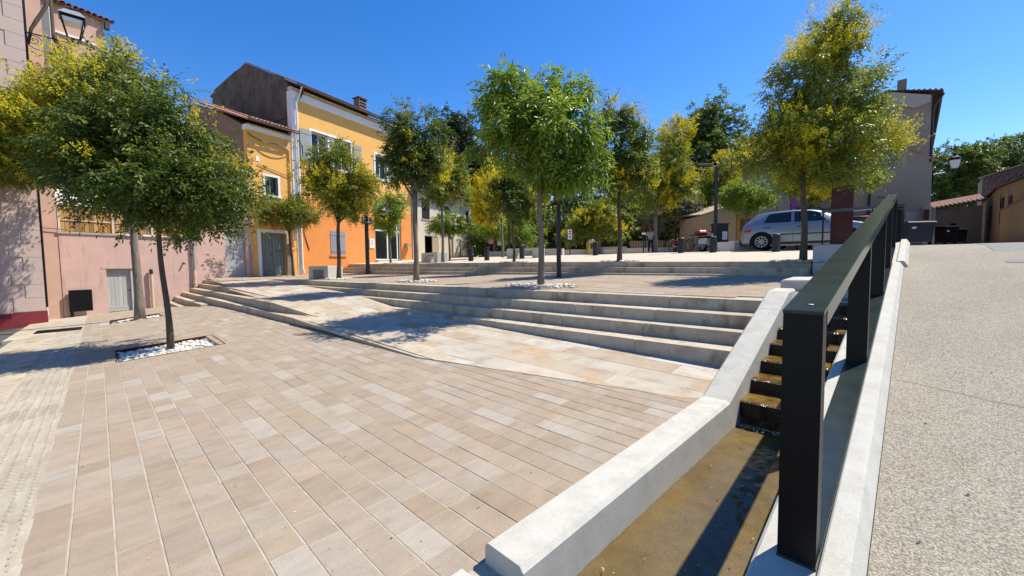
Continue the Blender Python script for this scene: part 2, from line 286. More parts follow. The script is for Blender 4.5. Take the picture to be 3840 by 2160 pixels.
# ------------------------------------------------------------------ the lie of the land
CP = np.array([(-22,-1.3,-.13),(-22.3,-.1,-.06),(-22.7,1.2,-.02),(-19.3,1.75,.2),(-16,2.4,.43),(-12,2.7,.40),(-8,2.75,.37),(-4.5,3.0,.36),(-1.3,3.8,.33),(-1.2,1.1,.27),(-1.2,-1,.24),(-6,-2.5,.12),(-12,-2.5,0),(-17,-2.5,-.08),(-1.5,-4,.15),(-16,.5,.16),(-9,.6,.2)])
_d = np.hypot(CP[:, None, 0]-CP[None, :, 0], CP[:, None, 1]-CP[None, :, 1])
_K = np.where(_d > 0, _d*_d*np.log(_d+1e-9), 0)+np.eye(len(CP))*3.0
_P = np.c_[np.ones(len(CP)), CP[:, :2]]
_W = np.linalg.solve(np.block([[_K, _P], [_P.T, np.zeros((3, 3))]]), np.r_[CP[:, 2], 0, 0, 0])
def T0(x, y):                                   # lower plaza
    d = np.hypot(x-CP[:, 0], y-CP[:, 1]); k = np.where(d > 0, d*d*np.log(d+1e-9), 0)
    return float(k@_W[:-3]+_W[-3]+_W[-2]*x+_W[-1]*y)
def T1(x, y):                                   # middle terrace
    zb = interp(x, [(-25, 1.165), (-8, 1.32), (-1.5, 1.325)])
    t = min(1.3, max(0, (y-5.9)/4.8)); return 1.10+(zb-1.10)*t + .02*max(0, -20-x)
def T2(x, y):                                   # gravel square
    ze = interp(x, [(-25, 1.8), (-8.4, 1.69), (-1.5, 1.6)])
    return ze+.058*min(y-10.8, 7.)+.022*max(0, y-17.8)
def ROAD(y):
    return interp(y, [(-8, -1.34), (8, 1.41), (10, 1.70), (12, 1.89), (14, 1.97), (70, 3.45)])
def RAMP(x, y):
    zf = interp(x, [(-21.1, 1.1), (-17.75, .93), (-12.2, .70), (-9.4, .50), (-4.5, .366), (-1.3, .336)])
    zb = interp(x, [(-20.6, 1.1), (-16, .93), (-10.7, .76), (-9.1, .605), (-1.4, .41)])
    y0 = 3.2 if x < -4.4 else 3.0+.275*(x+4.4); t = min(1, max(0, (y-y0)/(4.8-y0))); return zf+(zb-zf)*t
def RFRONT(x): return interp(x, [(-21.1, 3.16), (-17.75, 3.4), (-16.5, 3.28), (-12.2, 3.40), (-11.2, 3.2), (-9.4, 3.2), (-8.2, 3.1), (-4.4, 2.97), (-1.3, 3.8)])
NS = [  # nosing lines of the left flight: x, y, z
    ([(-23.3, 1.61, .21), (-19.2, 1.72, .21)], 1),
    ([(-23.1, 1.90, .41), (-16.8, 2.07, .41)], 2),
    ([(-23.0, 2.19, .58), (-16, 2.38, .58), (-8.2, 2.85, .488), (-4.4, 2.95, .372)], 3),
    ([(-22.8, 2.46, .755), (-11.2, 2.80, .74), (-9.3, 3.19, .505)], 4),
    ([(-23.2, 2.80, .93), (-16.5, 2.95, .92), (-12.1, 3.37, .70)], 5),
    ([(-23.5, 2.98, 1.10), (-21.1, 3.16, 1.10), (-17.6, 3.42, .93)], 6)]
BS = [  # nosing lines of the right flight: y0, slope, z, x where it dies
    (4.87, .022, .605, -9.1), (5.24, .030, .77, -10.9), (5.55, .033, .935, -16.2), (5.95, .042, 1.10, -20.9)]
def BY(i, x): return BS[i][0]+BS[i][1]*(x+1.4)

# street front frame: x along the house fronts, y into the houses
P0 = Vector((-22.39, .17, 0)); FROT = radians(106.2)
FDv = Vector((-sin(radians(16.2)), cos(radians(16.2)), 0)); FNv = Vector((cos(radians(16.2)), sin(radians(16.2)), 0))
def fw(t, d, z): p = P0+FDv*t-FNv*d; return (p.x, p.y, z)

# ------------------------------------------------------------------ ground
def sheet(name, xs, ys, fn, m, dz=0., keep=None):
    b = MB(); nx = len(xs)
    b.v = [(x, y, fn(x, y)+dz) for y in ys for x in xs]
    for j in range(len(ys)-1):
        for i in range(nx-1):
            if keep and not keep((xs[i]+xs[i+1])/2, (ys[j]+ys[j+1])/2): continue
            b.f.append((j*nx+i, j*nx+i+1, (j+1)*nx+i+1, (j+1)*nx+i))
    b.mi = [0]*len(b.f)
    return tag(b.build(name, m, smooth='all', recalc=False), kind='structure')
def rng(a, b, s): n = max(1, round((b-a)/s)); return [a+(b-a)*i/n for i in range(n+1)]
g = MB().poly([(-500, -500, -1.6), (500, -500, -1.6), (500, 500, -1.6), (-500, 500, -1.6)]); tag(g.build('ground', M['earth']), kind='structure')
STREET = sheet('street', rng(-40, -.1, .8), rng(-9, -1.35, .6), lambda x, y: T0(max(x, -24), max(y, -2.6))-.07, M['asphalt'])
def inpit(x, y, e=0): return any(x0-e < x < x1+e and y0-e < y < y1+e for x0, x1, y0, y1 in PITS)
PITS = [(-9.98, -8.62, -.02, 1.38), (-16.75, -15.35, -.10, 1.20)]
PLAZA = sheet('lower_plaza', sorted(rng(-23.6, -1.1, .35)+[v for p in PITS for v in (p[0]-.002, p[1]+.002)]), sorted(rng(-4.2, 3.9, .25)+[v for p in PITS for v in (p[2]-.002, p[3]+.002)]), T0, M['mortar'], -.003, keep=lambda x, y: (y > -1.7 or x > -1.6) and not inpit(x, y))
RAMPB = sheet('ramp', rng(-21.2, -1.1, .4), rng(2.7, 6.2, .2), RAMP, M['mortar'], -.02, keep=lambda x, y: y > RFRONT(x)+.12 and y < BY(3, x)+.1)
TERR = sheet('terrace', rng(-26.5, -.4, .5), rng(2.9, 10.9, .25), T1, M['mortar'], -.012, keep=lambda x, y: y > BY(3, x)+.25 if x > -20.6 else y > 3.1)
def fac_line(y): return P0.x+FDv.x*(y-P0.y)/FDv.y      # x of the house fronts at that y
T2S = sheet('gravel_square', rng(-42, -.6, .8), [10.8]+rng(11.2, 20, .8)+rng(21, 60, 3), T2, M['gravel'], 0, keep=lambda x, y: x > fac_line(y)-1 or y > 27)
RO = sheet('road', [-.085, -.02, .3, .8, 1.6, 3, 5, 8, 14, 30], rng(-8, 16, .5)+rng(18, 80, 4), lambda x, y: ROAD(y)-.006*max(0, x), M['aggregate'])
b = MB(); b.poly([(x, y, ROAD(y)-.006*max(0, x)+.004) for x, y in [(1.02, 9.5), (3.2, 9.5), (9, 40), (9, 70), (1.9, 70), (1.7, 40), (1.35, 16)]])
RP = sheet('asphalt_lane', [0, .25, .5, .75, 1], rng(9, 70, 1.5), lambda u, y: 0, M['asphalt_grey'])
for v in RP.data.vertices:
    u, y = v.co.x, v.co.y; x0 = .95+.012*(y-9); x = x0+u*(5-x0+.1*y); v.co = (x, y, ROAD(y)-.006*x+.005)

def clip(poly, a, b_, c):
    out = []
    for i, p in enumerate(poly):
        q = poly[(i+1) % len(poly)]; fp = a*p[0]+b_*p[1]+c; fq = a*q[0]+b_*q[1]+c
        if fp >= 0: out.append(p)
        if (fp >= 0) != (fq >= 0): t = fp/(fp-fq); out.append((p[0]+(q[0]-p[0])*t, p[1]+(q[1]-p[1])*t))
    return out
def stones(parent, polys, zfn, m, name, n_ind, gap, thick=.05, lift=.0, cham=.004, jit=.0015, rowgap=0.):
    """one stone per polygon; those that show largest become parts, the rest one mesh"""
    def key(p):
        cx = sum(q[0] for q in p)/len(p); cy = sum(q[1] for q in p)/len(p); z = zfn(cx, cy)
        ar = abs(sum(p[i][0]*p[(i+1) % len(p)][1]-p[(i+1) % len(p)][0]*p[i][1] for i in range(len(p))))/2
        d2 = cx*cx+cy*cy+(1.6-z)**2; dep = (-cx+cy)*.7071; lat = (cx+cy)*.7071
        vis = dep > .8 and abs(lat) < dep*1.36 and (1.6-z) < dep*.86
        return -(ar*(1.6-z)/d2**1.5) if vis else 0
    polys = sorted(polys, key=key); rest = MB()
    for i, p in enumerate(polys):
        cx = sum(q[0] for q in p)/len(p); cy = sum(q[1] for q in p)/len(p)
        dzz = lift+rnd.uniform(-jit, jit); k = len(p); up = []; lo = []; bt = []
        for x, y in p:
            dx, dy = cx-x, cy-y; l = hypot(dx, dy); sx = x+dx/l*gap*.7; sy = y+dy/l*gap*.7
            z = zfn(sx, sy)+dzz; sy = sy+(rowgap if cy > sy else -rowgap); lo.append((sx, sy, z-cham)); bt.append((sx, sy, z-thick))
            up.append((sx+dx/l*cham*1.6, sy+dy/l*cham*1.6, z))
        fs = [tuple(range(2*k, 3*k))]+[(j, (j+1) % k, k+(j+1) % k, k+j) for j in range(k)]+[(k+j, k+(j+1) % k, 2*k+(j+1) % k, 2*k+j) for j in range(k)]
        if i < n_ind and key(p) < 0: MB().mesh(bt+lo+up, fs).build(name, m, parent, recalc=False)
        else: rest.mesh(bt+lo+up, fs)
    if rest.v: tag(rest.build(name+'_field', m, parent, recalc=False), kind='stuff')
def rows(x0, x1, y0, y1, wid, lens, slope=.017, inside=lambda x, y: True, breaks=(), poly_clip=()):
    """rows along x; slope tilts the rows; lens = range of lengths"""
    out = []; j = 0; y = y0
    while y < y1:
        cuts = [x0]; 
        segs = [(x0, x1)]
        for (a, b_, c, d) in breaks:
            if c-.01 < y+wid/2 < d+.01:
                segs = [s for (p, q) in segs for s in ((p, min(q, a)), (max(p, b_), q)) if s[1]-s[0] > .02]
        for p, q in segs:
            x = q
            x -= rnd.uniform(.1, lens[1])
            e = q
            while e > p+.02:
                s = max(p, x)
                if s-p < .1: s = p
                cx = (s+e)/2; off = slope*(cx+8)
                poly = [(s, y+slope*(s+8)), (e, y+slope*(e+8)), (e, y+wid+slope*(e+8)), (s, y+wid+slope*(s+8))]
                if inside(cx, y+wid/2+off):
                    for pc in poly_clip: poly = clip(poly, *pc) if len(poly) > 2 else []
                    if len(poly) > 2: out.append(poly)
                e = s; x = s-rnd.uniform(*lens)
        y += wid
    return out
def n3y(x): return interp(x, [(-23, 2.19), (-16, 2.38), (-8.2, 2.85), (-4.4, 2.95), (-1.3, 3.75)])
W = .16
pv = rows(-23.2, -1.32, -.46, 3.78, W, (.17, .48), inside=lambda x, y: y < n3y(x)+.25 and x > fac_line(y)+.05, breaks=[(a, b_, c-.03, d-.03) for a, b_, c, d in PITS])
pv += rows(-5.5, -1.5, -3.9, -.94-.46, W, (.22, .56), inside=lambda x, y: x > -1.5-(y+4)*0 and False)
# the stones below the tactile strip at the front
stones(PLAZA, pv, T0, M['paver'], 'paver', 300, .0022, .05, 0, .003, rowgap=.0028)
# tactile strip: slabs with blisters, then pale kerb slabs along the street
M['tactile'] = mat('tactile slab stone', [(.33, .275, .205), (.40, .345, .265), (.45, .40, .32)], scale=5, rough=.9, bump=.4, bscale=120, per=.10, stretch=(.6, 3, 1))
blister = MB()
blister.lathe([(.0115, 0), (.010, .0035), (.006, .005), (.001, .0053)], 7)
bm_me = blister.mesh
x = -1.9; k = 0
while x > -17.5:
    L_ = .5; y0 = -.94+.017*(x+8)+.02; poly = [(x-L_+.003, y0-.0), (x-.003, y0), (x-.003, y0+.47), (x-L_+.003, y0+.47)]
    t = MB(); z = lambda a, c: T0(a, c)
    t.cham([(a, c, z(a, c)-.05) for a, c in poly], [(a, c, z(a, c)) for a, c in poly], .004)
    s = t.build('tactile_slab', M['tactile'], PLAZA)
    if x > -11:
        d = MB(); nb = 7
        for i in range(8):
            for jj in range(7):
                a = x-.03-i*.063; c = y0+.035+jj*.066
                if x > -8.5: d.lathe([(.015, -.002), (.0125, .0022), (.007, .0036), (.001, .004)], 7, (a, c, z(a, c)))
                else: d.lathe([(.017, -.002), (.010, .005), (.001, .006)], 5, (a, c, z(a, c)))
        tag(d.build('blister_field', M['tactile'], s, smooth='all', recalc=False), kind='stuff')
    x -= L_
x = -1.75
while x > -19.5:
    L_ = rnd.choice([.9, 1.0, 1.1]); y0 = -1.50+.017*(x+8)+.02-(.25 if x < -14 else 0); t = MB()
    poly = [(x-L_+.004, y0), (x-.004, y0), (x-.004, -.955+.017*(x+8)+.02), (x-L_+.004, -.955+.017*(x+8)+.02)]
    t.cham([(a, c, T0(a, c)-.22) for a, c in poly], [(a, c, T0(a, c)+.004) for a, c in poly], .006); t.build('kerb_slab', M['step'], PLAZA); x -= L_
# drain grate by the corner house
t = MB(); q = [(-16.3, -1.45), (-15.5, -1.45), (-14.95, -.62), (-15.6, -.62)]
t.hexa([(a, c, T0(a, c)-.05) for a, c in q], [(a, c, T0(a, c)+.008) for a, c in q])
go = tag(t.build('drain_grate', M['black_metal']), 'black iron drain grate in the pavement beside the dark red plinth', 'drain grate')
for i in range(9):
    f = (i+.5)/9; A = [q[0][k]+(q[1][k]-q[0][k])*f for k in (0, 1)]; B_ = [q[3][k]+(q[2][k]-q[3][k])*f for k in (0, 1)]
    MB().tube([(A[0], A[1], T0(*A)+.014), (B_[0], B_[1], T0(*B_)+.014)], .014, 5).build('bar', M['black_metal'], go)

gr = MB()
for _ in range(420):
    x, y = rnd.uniform(-9, -1.4), rnd.uniform(-.4, 3.6)
    if inpit(x, y) or y > n3y(x): continue
    r = rnd.uniform(.0015, .0055); a = rnd.uniform(0, 6.3); z = T0(x, y)+.0022; k_ = rnd.choice((0, 0, 1)); n_ = 5
    gr.poly([(x+r*rnd.uniform(.6, 1.4)*cos(a+2*pi*i/n_), y+r*rnd.uniform(.6, 1.4)*sin(a+2*pi*i/n_), z+rnd.uniform(0, .002)) for i in range(n_)], k_)
tag(gr.build('grit', [M['soil'], M['pebble']], recalc=False), kind='stuff')
# a crack and dark spots on the road
def road_mark(name, pts, w_):
    m = MB(); P = pts
    for (a, c), (d, e) in zip(P, P[1:]):
        l = hypot(d-a, e-c); nx, ny = -(e-c)/l*w_, (d-a)/l*w_
        z = lambda x, y: ROAD(y)-.006*max(0, x)+.003
        m.poly([(a-nx, c-ny, z(a, c)), (d-nx, e-ny, z(d, e)), (d+nx, e+ny, z(d, e)), (a+nx, c+ny, z(a, c))])
    return m.build(name, M['asphalt'], RO, recalc=False)
cp = [(-.06, 4.02)]
for i in range(34): cp.append((cp[-1][0]+.055, cp[-1][1]-.012+rnd.uniform(-.018, .018)))
road_mark('crack', cp, .0022)
for x, y in ((.08, 3.4), (.21, 2.75), (.12, 5.2), (.42, 4.4), (.05, 2.3), (.3, 6.3)):
    road_mark('dark_spot', [(x, y), (x+.008, y+.012), (x+.01, y+.024)], rnd.uniform(.003, .006))
# ramp slabs
cl = (-.83, 3.1, .83*-4.4-3.1*2.97)   # keep the side behind the line (-4.4,2.97)-(-1.3,3.8)
nl = hypot(.83, 3.1); cl = tuple(v/nl for v in cl)
sl_ = rows(-21.6, -1.32, 2.45, 6.4, .335, (.55, 1.05), slope=.03, inside=lambda x, y: y > RFRONT(x)-.25 and y < BY(3, x)+.2 and not (x < -9.1 and y > BY(0, x)+.7+(-9.1-x)*.06), poly_clip=[cl])
stones(RAMPB, sl_, RAMP, M['slab'], 'slab', 300, .003, .05, .0, .004)
# terrace paving
tp = rows(-25.6, -.62, 2.9, 10.7, .16, (.3, .75), slope=.012, inside=lambda x, y: (y > BY(3, x)+.32 if x > -20.6 else y > 3.2) and x > fac_line(y)+.05)
stones(TERR, tp, T1, M['paver'], 'paver', 220, .004, .04, 0, .003)

# ------------------------------------------------------------------ steps (each stone block a part)
STEPS = tag(bpy.data.objects.new('steps', None), kind='structure'); LINK(STEPS)
def block(parent, p, q, za, zb, deep, low, m=None, ang=0, name='step_stone'):
    """stone with its front top edge from p to q, deep = depth to the back"""
    (x0, y0), (x1, y1) = p[:2], q[:2]; g_ = .003; L_ = hypot(x1-x0, y1-y0); ux, uy = (x1-x0)/L_, (y1-y0)/L_
    x0 += ux*g_; y0 += uy*g_; x1 -= ux*g_; y1 -= uy*g_
    t = MB(); t.cham([(x0, y0, za-low), (x1, y1, zb-low), (x1, y1+deep, zb-low), (x0, y0+deep, za-low)],
                     [(x0, y0, za), (x1, y1, zb), (x1, y1+deep, zb+.002), (x0, y0+deep, za+.002)], .008)
    return t.build(name, m or M['step'], parent)
def run_line(parent, pts, deep, low, L_=1.25, deeps=None):
    tot = [0]
    for a, c in zip(pts, pts[1:]): tot.append(tot[-1]+hypot(c[0]-a[0], c[1]-a[1]))
    def at(s):
        for i in range(len(pts)-1):
            if s <= tot[i+1] or i == len(pts)-2:
                f = (s-tot[i])/(tot[i+1]-tot[i]); return [pts[i][k]+(pts[i+1][k]-pts[i][k])*f for k in range(3)]
    cuts = sorted(set([0.]+[t for t in tot])); out = []
    for a, c in zip(cuts, cuts[1:]):
        n = max(1, round((c-a)/L_)); out += [a+(c-a)*i/n for i in range(n)]
    out.append(tot[-1])
    for a, c in zip(out, out[1:]):
        p, q = at(a), at(c); block(parent, p, q, p[2], q[2], deep, low)
for pts, i in NS: run_line(STEPS, pts, .42 if i < 6 else .34, .34)
for i, (y0, s, z, xd) in enumerate(BS):
    zf = lambda x: z+(.02*max(0, -20-x) if i == 3 else 0)
    run_line(STEPS, [(xd, BY(i, xd), zf(xd)), (-1.25, BY(i, -1.25), z)], .46 if i < 3 else .34, .3, 1.35)
# upper flight between terrace and gravel square
UP = tag(bpy.data.objects.new('upper_steps', None), kind='structure'); LINK(UP)
for i in range(3):
    yy = 10.02+.36*i; xl = fac_line(yy)+.05; pts = []
    for x in (xl, -17, -8.4, -1.55):
        top = T2(x, 10.8); r = interp(x, [(-25, .20), (-8.4, .172), (-1.5, .14)]); pts.append((x, yy, top-(2-i)*r+.003))
    run_line(UP, pts, .45, .3, 1.5)

# ------------------------------------------------------------------ tree pits: steel edge and pebbles
def pebbles(bm, x0, x1, y0, y1, n, zfn, rmin=.022, rmax=.05, ring=None):
    base = [(1,0,0),(-1,0,0),(0,1,0),(0,-1,0),(0,0,.7),(0,0,-.7),(.6,.6,.4),(-.6,.6,.4),(.6,-.6,.4),(-.6,-.6,.4)]
    fs = [(6,4,0),(6,2,4),(6,0,2),(7,4,2),(7,1,4),(7,2,1),(8,0,4),(8,3,0),(8,4,3),(9,4,1),(9,1,3),(9,3,4),(5,2,0),(5,1,2),(5,3,1),(5,0,3)]
    for _ in range(n):
        x = rnd.uniform(x0, x1); y = rnd.uniform(y0, y1)
        if ring and hypot((x-ring[0])/ring[2], (y-ring[1])/ring[3]) > 1: continue
        r = rnd.uniform(rmin, rmax); R = Matrix.Rotation(rnd.uniform(0, 6.3), 3, 'Z') @ Matrix.Rotation(rnd.uniform(-.5, .5), 3, 'X'); sx, sy, sz = r*rnd.uniform(.9, 1.5), r*rnd.uniform(.7, 1), r*rnd.uniform(.5, .8)
        z = zfn(x, y)+rnd.uniform(-.01, .02)
        bm.mesh([tuple(Vector((x, y, z))+R@Vector((a*sx, b_*sy, c*sz))) for a, b_, c in base], fs)
PLAB = ['pebble filled square pit around the nearest tree trunk', 'pebble bed at the foot of the tree in front of the cellar door']
for (x0, x1, y0, y1), lab in zip(PITS, PLAB):
    t = thing('tree_pit', lab, 'tree pit', ((x0+x1)/2, (y0+y1)/2, 0), 0, 'tree pits of the lower plaza'); cx, cy = (x0+x1)/2, (y0+y1)/2
    fz = lambda a, c: T0(a+cx, c+cy); hx, hy = (x1-x0)/2, (y1-y0)/2
    for (a, c), (d, e), inw in [((-hx, -hy), (hx, -hy), (0, .012)), ((hx, -hy), (hx, hy), (-.012, 0)), ((hx, hy), (-hx, hy), (0, -.012)), ((-hx, hy), (-hx, -hy), (.012, 0))]:
        m = MB(); bt = [(a, c), (d, e), (d+inw[0], e+inw[1]), (a+inw[0], c+inw[1])]
        m.hexa([(u, v, fz(u, v)-.16) for u, v in bt], [(u, v, fz(u, v)+.004) for u, v in bt]); m.build('steel_edge', M['corten'], t)
    m = MB(); m.poly([(u, v, fz(u, v)-.12) for u, v in [(-hx, -hy), (hx, -hy), (hx, hy), (-hx, hy)]]); m.build('soil_bed', M['soil'], t)
    m = MB(); pebbles(m, -hx+.03, hx-.03, -hy+.03, hy-.03, 1500, lambda a, c: fz(a, c)-.085+rnd.uniform(-.02, .03), .03, .058)
    tag(m.build('pebbles', M['pebble'], t, smooth='all', recalc=False), kind='stuff')
# pebble rings round the terrace and square trees (low, loose)
def ring(x, y, zf, lab, rx=1.0, ry=.6, n=420):
    m = MB(); pebbles(m, x-rx, x+rx, y-ry, y+ry, n, lambda a, c: zf(a, c)+.012, .024, .052, (x, y, rx, ry))
    tag(m.build('pebbles', M['pebble'], smooth='all', recalc=False), lab, kind='stuff')

# ------------------------------------------------------------------ channel walls, water, kerb ledge
def path_wall(name, prof, ys, m, lab, cat, extra=()):
    b = MB()
    return b
WZ = [(1.12, .372), (3.72, .405), (5.95, 1.235), (6.35, 1.25)]
def wall_top(y): return interp(y, WZ)
b = MB(); 
WP = [[(1.12, .372), (3.72, .405), (5.47, 1.047)], [(5.476, 1.049), (5.95, 1.235), (6.35, 1.25)]]
CW = thing('channel_wall', 'white concrete wall with a sloping end between the paved plaza and the water channel', 'low wall')
for part in WP:
  b = MB(); sec = []
  for y, z in part:
    xl, xr = -1.31+.0*y, -1.075; zb = z-.55 if y > 1.2 else -.25
    sec.append([(xl, y, min(zb, -.1)), (xl, y, z-.02), (xl+.018, y, z), (xr-.022, y, z), (xr, y, z-.024), (xr, y, min(zb, -.1))])
  for A, B_ in zip(sec, sec[1:]):
    for k in range(5): b.poly([A[k], B_[k], B_[k+1], A[k+1]])
  b.poly(sec[0]); b.poly(list(reversed(sec[-1]))); b.build('wall_segment', M['white_stone'], CW)
# front slab at the wall foot and dark gap
m = MB(); m.cham([(-1.36, .3, -.1), (-1.06, .3, -.1), (-1.06, 1.03, -.1), (-1.36, 1.03, -.1)], [(-1.36, .3, T0(-1.3, .4)+.004), (-1.06, .3, T0(-1.3, .4)+.004), (-1.06, 1.03, T0(-1.3, 1)+.004), (-1.36, 1.03, T0(-1.3, 1)+.004)], .006)
tag(m.build('edging_slab', M['white_stone']), 'white edging slab at the foot of the channel wall end', 'edging slab')
# ledge (with the rail) and kerb against the road
LS = .172
def LZ(y): return .40+LS*(y-1.87)
def ledge(y0, y1, xo, name, lab):
    b = MB(); sec = []
    for y in (y0, y1):
        z = LZ(y); sec.append([(-.43+xo, y, z-1.1), (-.43+xo, y, z-.012), (-.417+xo, y, z), (-.222+xo, y, z), (-.217+xo, y, z+.028), (-.210+xo, y, z+.034), (-.142+xo, y, z+.034), (-.128+xo, y, z+.022), (-.088+xo, y, z-.045), (-.088+xo, y, z-1.1)])
    A, B_ = sec
    for k in range(9): b.poly([A[k], B_[k], B_[k+1], A[k+1]])
    b.poly(A); b.poly(list(reversed(B_))); o = b.build(name, M['white_stone']); return tag(o, lab, 'kerb wall')
ledge(1.60, 8.55, 0, 'kerb_wall', 'long white concrete kerb carrying the black handrail beside the road')
ledge(8.62, 11.1, .045, 'kerb_wall', 'short white kerb section at the top of the road, behind the long kerb')
# channel bed, stepped cascade, water
CH = tag(bpy.data.objects.new('water_channel', None), 'stepped water channel with algae covered bed between two white walls', 'water channel'); LINK(CH)
b = MB(); b.box((-1.09, -3, -.2), (-.42, 4.0, .125)); b.build('channel_bed', M['channel'], CH)
for i in range(7):
    z = .345+.124*i; y = 4.0+.352*i; n = 12; t = MB(); top = []; 
    xs = [-1.082+.662*k/n for k in range(n+1)]; f = [(x, y+rnd.uniform(-.008, .008), z-.012+rnd.uniform(-.003, .003)) for x in xs]
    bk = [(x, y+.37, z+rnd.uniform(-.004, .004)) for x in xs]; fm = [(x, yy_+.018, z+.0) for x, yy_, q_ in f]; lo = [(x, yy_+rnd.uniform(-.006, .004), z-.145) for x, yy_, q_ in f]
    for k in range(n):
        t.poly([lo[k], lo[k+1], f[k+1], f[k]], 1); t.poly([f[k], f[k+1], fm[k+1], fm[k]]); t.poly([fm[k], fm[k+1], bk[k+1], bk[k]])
    t.build('cascade_step', [M['moss'], M['shaded_wet_riser']], CH, smooth='all')
b = MB()
for i in range(24):
    for j in range(2): pass
NX, NY = 20, 160
b.v = [(-1.076+.648*i/NX, -2.9+6.88*j/NY, .137+.0025*sin(j*1.7+i*.9)+rnd.uniform(-.0012, .0012)*(1+2*(j > 120))) for j in range(NY+1) for i in range(NX+1)]
b.f = [(j*(NX+1)+i, j*(NX+1)+i+1, (j+1)*(NX+1)+i+1, (j+1)*(NX+1)+i) for j in range(NY) for i in range(NX)]; b.mi = [0]*len(b.f)
tag(b.build('water', M['water'], smooth='all', recalc=False), kind='structure')
fm_ = MB()
for _ in range(260):
    x, y = rnd.uniform(-1.07, -.45), 3.985-abs(rnd.gauss(0, .05)); r = rnd.uniform(.002, .006); fm_.lathe([(r, 0), (r*.7, r*.5), (.0004, r*.7)], 5, (x, y, .139))
for i in range(7):
    for _ in range(26):
        x, y = rnd.uniform(-1.07, -.45), 4.0+.352*i+rnd.uniform(.0, .3); r = rnd.uniform(.0015, .004); fm_.lathe([(r, 0), (r*.7, r*.5), (.0004, r*.7)], 5, (x, y, .346+.124*i))
tag(fm_.build('foam', plain('water droplet', (.75, .75, .70), .05, spec=1.), smooth='all', recalc=False), kind='stuff')
# fallen leaves and petals
m = MB()
for _ in range(110):
    if rnd.random() < .45: x, y = rnd.uniform(-1.06, -.44), rnd.uniform(1.2, 4); z = .142
    else: x, y = rnd.uniform(-9, -1.5), rnd.uniform(0, 3); z = T0(x, y)+.006
    a = rnd.uniform(0, 6.3); r = rnd.uniform(.003, .008); pts = [(x+r*cos(a+k)*q, y+r*sin(a+k)*q, z+rnd.uniform(0, .006)) for k, q in ((0, 1.3), (1.5, .6), (3.1, 1.3), (4.7, .6))]; m.poly(pts)
tag(m.build('petal_litter', M['panicle_dry'], recalc=False), kind='stuff')
# slab over the channel head, grating and blocks on the terrace
g = thing('channel_head', 'white stone slab with a slotted grate where the channel meets the terrace', 'channel head', (0, 0, 0))
MB().cham([(-1.08, 6.62, .6), (-.44, 6.62, .6), (-.44, 7.1, .6), (-1.08, 7.1, .6)], [(-1.08, 6.62, 1.19), (-.44, 6.62, 1.20), (-.44, 7.1, 1.22), (-1.08, 7.1, 1.20)], .01).build('cover_slab', M['white_stone'], g)
for k in range(12): MB().box((-1.06+.052*k, 6.36, 1.10), (-1.034+.052*k, 6.6, 1.13)).build('grate_bar', M['grey_metal'], g)
m = MB(); m.cham([(-1.42, 7.25, 1.0), (-.5, 7.25, 1.0), (-.5, 8.1, 1.0), (-1.42, 8.1, 1.0)], [(-1.42, 7.25, 1.325), (-.5, 7.25, 1.335), (-.5, 8.1, 1.36), (-1.42, 8.1, 1.35)], .02)
tag(m.build('stone_block', M['white_stone']), 'low white stone block on the terrace behind the channel head', 'stone block')
# retaining block at the end of the upper steps, rust sign on it
m = MB(); m.cham([(-1.53, 10.75, 1.0), (-.62, 10.75, 1.0), (-.62, 14.2, 1.0), (-1.53, 14.2, 1.0)], [(-1.53, 10.75, 1.955), (-.62, 10.75, 1.955), (-.62, 14.2, 2.0), (-1.53, 14.2, 2.0)], .012)
tag(m.build('retaining_wall', M['bench']), 'pale concrete retaining block at the right end of the upper steps', 'retaining wall')
t = thing('rust_panel', 'upright dark rusted steel panel standing on the pale retaining block', 'panel', (-1.12, 11.34, 1.955), radians(45))
MB().box((-.235, -.012, .0), (.235, .012, 1.29)).build('panel', M['corten'], t); MB().box((-.25, -.05, 0), (.25, .05, .02)).build('base_plate', M['corten'], t)
# level guard rail on the block
t = thing('guard_rail', 'level black guard rail running behind the rusted panel on the retaining block', 'guard rail', (0, 0, 0))
MB().box((-1.42, 10.86, 2.64), (-.12, 10.96, 2.70)).build('top_rail', M['rail'], t)
for x in (-1.39, -.60): MB().box((x-.011, 10.875, 1.955), (x+.011, 10.945, 2.64)).build('post', M['black_metal'], t)
t = thing('guard_rail', 'black guard rail beyond the upper end of the sloping handrail', 'guard rail', (0, 0, 0))
MB().box((-.34, 10.98, 2.60), (-.14, 13.6, 2.68)).build('top_rail', M['rail'], t)
for y in (11.0, 12.2, 13.4): MB().box((-.30, y, ROAD(y)-.1), (-.17, y+.12, 2.6)).build('post', M['black_metal'], t)
# the handrail
t = thing('handrail', 'sloping slate black steel handrail with flat posts beside the road', 'handrail', (0, 0, 0))
x0, x1 = -.357, -.226
def RZ_(y): return 1.412+.168*(y-1.87)
y0, y1 = 1.87, 10.35
ya = y0+.087; b = MB(); b.hexa([(x0, ya, RZ_(ya)-.075), (x1, ya, RZ_(ya)-.075), (x1, y1, RZ_(y1)-.075), (x0, y1, RZ_(y1)-.075)], [(x0, ya, RZ_(ya)-.0125), (x1, ya, RZ_(ya)-.0125), (x1, y1, RZ_(y1)-.0125), (x0, y1, RZ_(y1)-.0125)])
b.cham([(x0, y0, RZ_(y0)-.012), (x1, y0, RZ_(y0)-.012), (x1, y1, RZ_(y1)-.012), (x0, y1, RZ_(y1)-.012)], [(x0, y0, RZ_(y0)), (x1, y0, RZ_(y0)), (x1, y1, RZ_(y1)), (x0, y1, RZ_(y1))], .003); tr_ = b.build('top_rail', M['rail'], t)
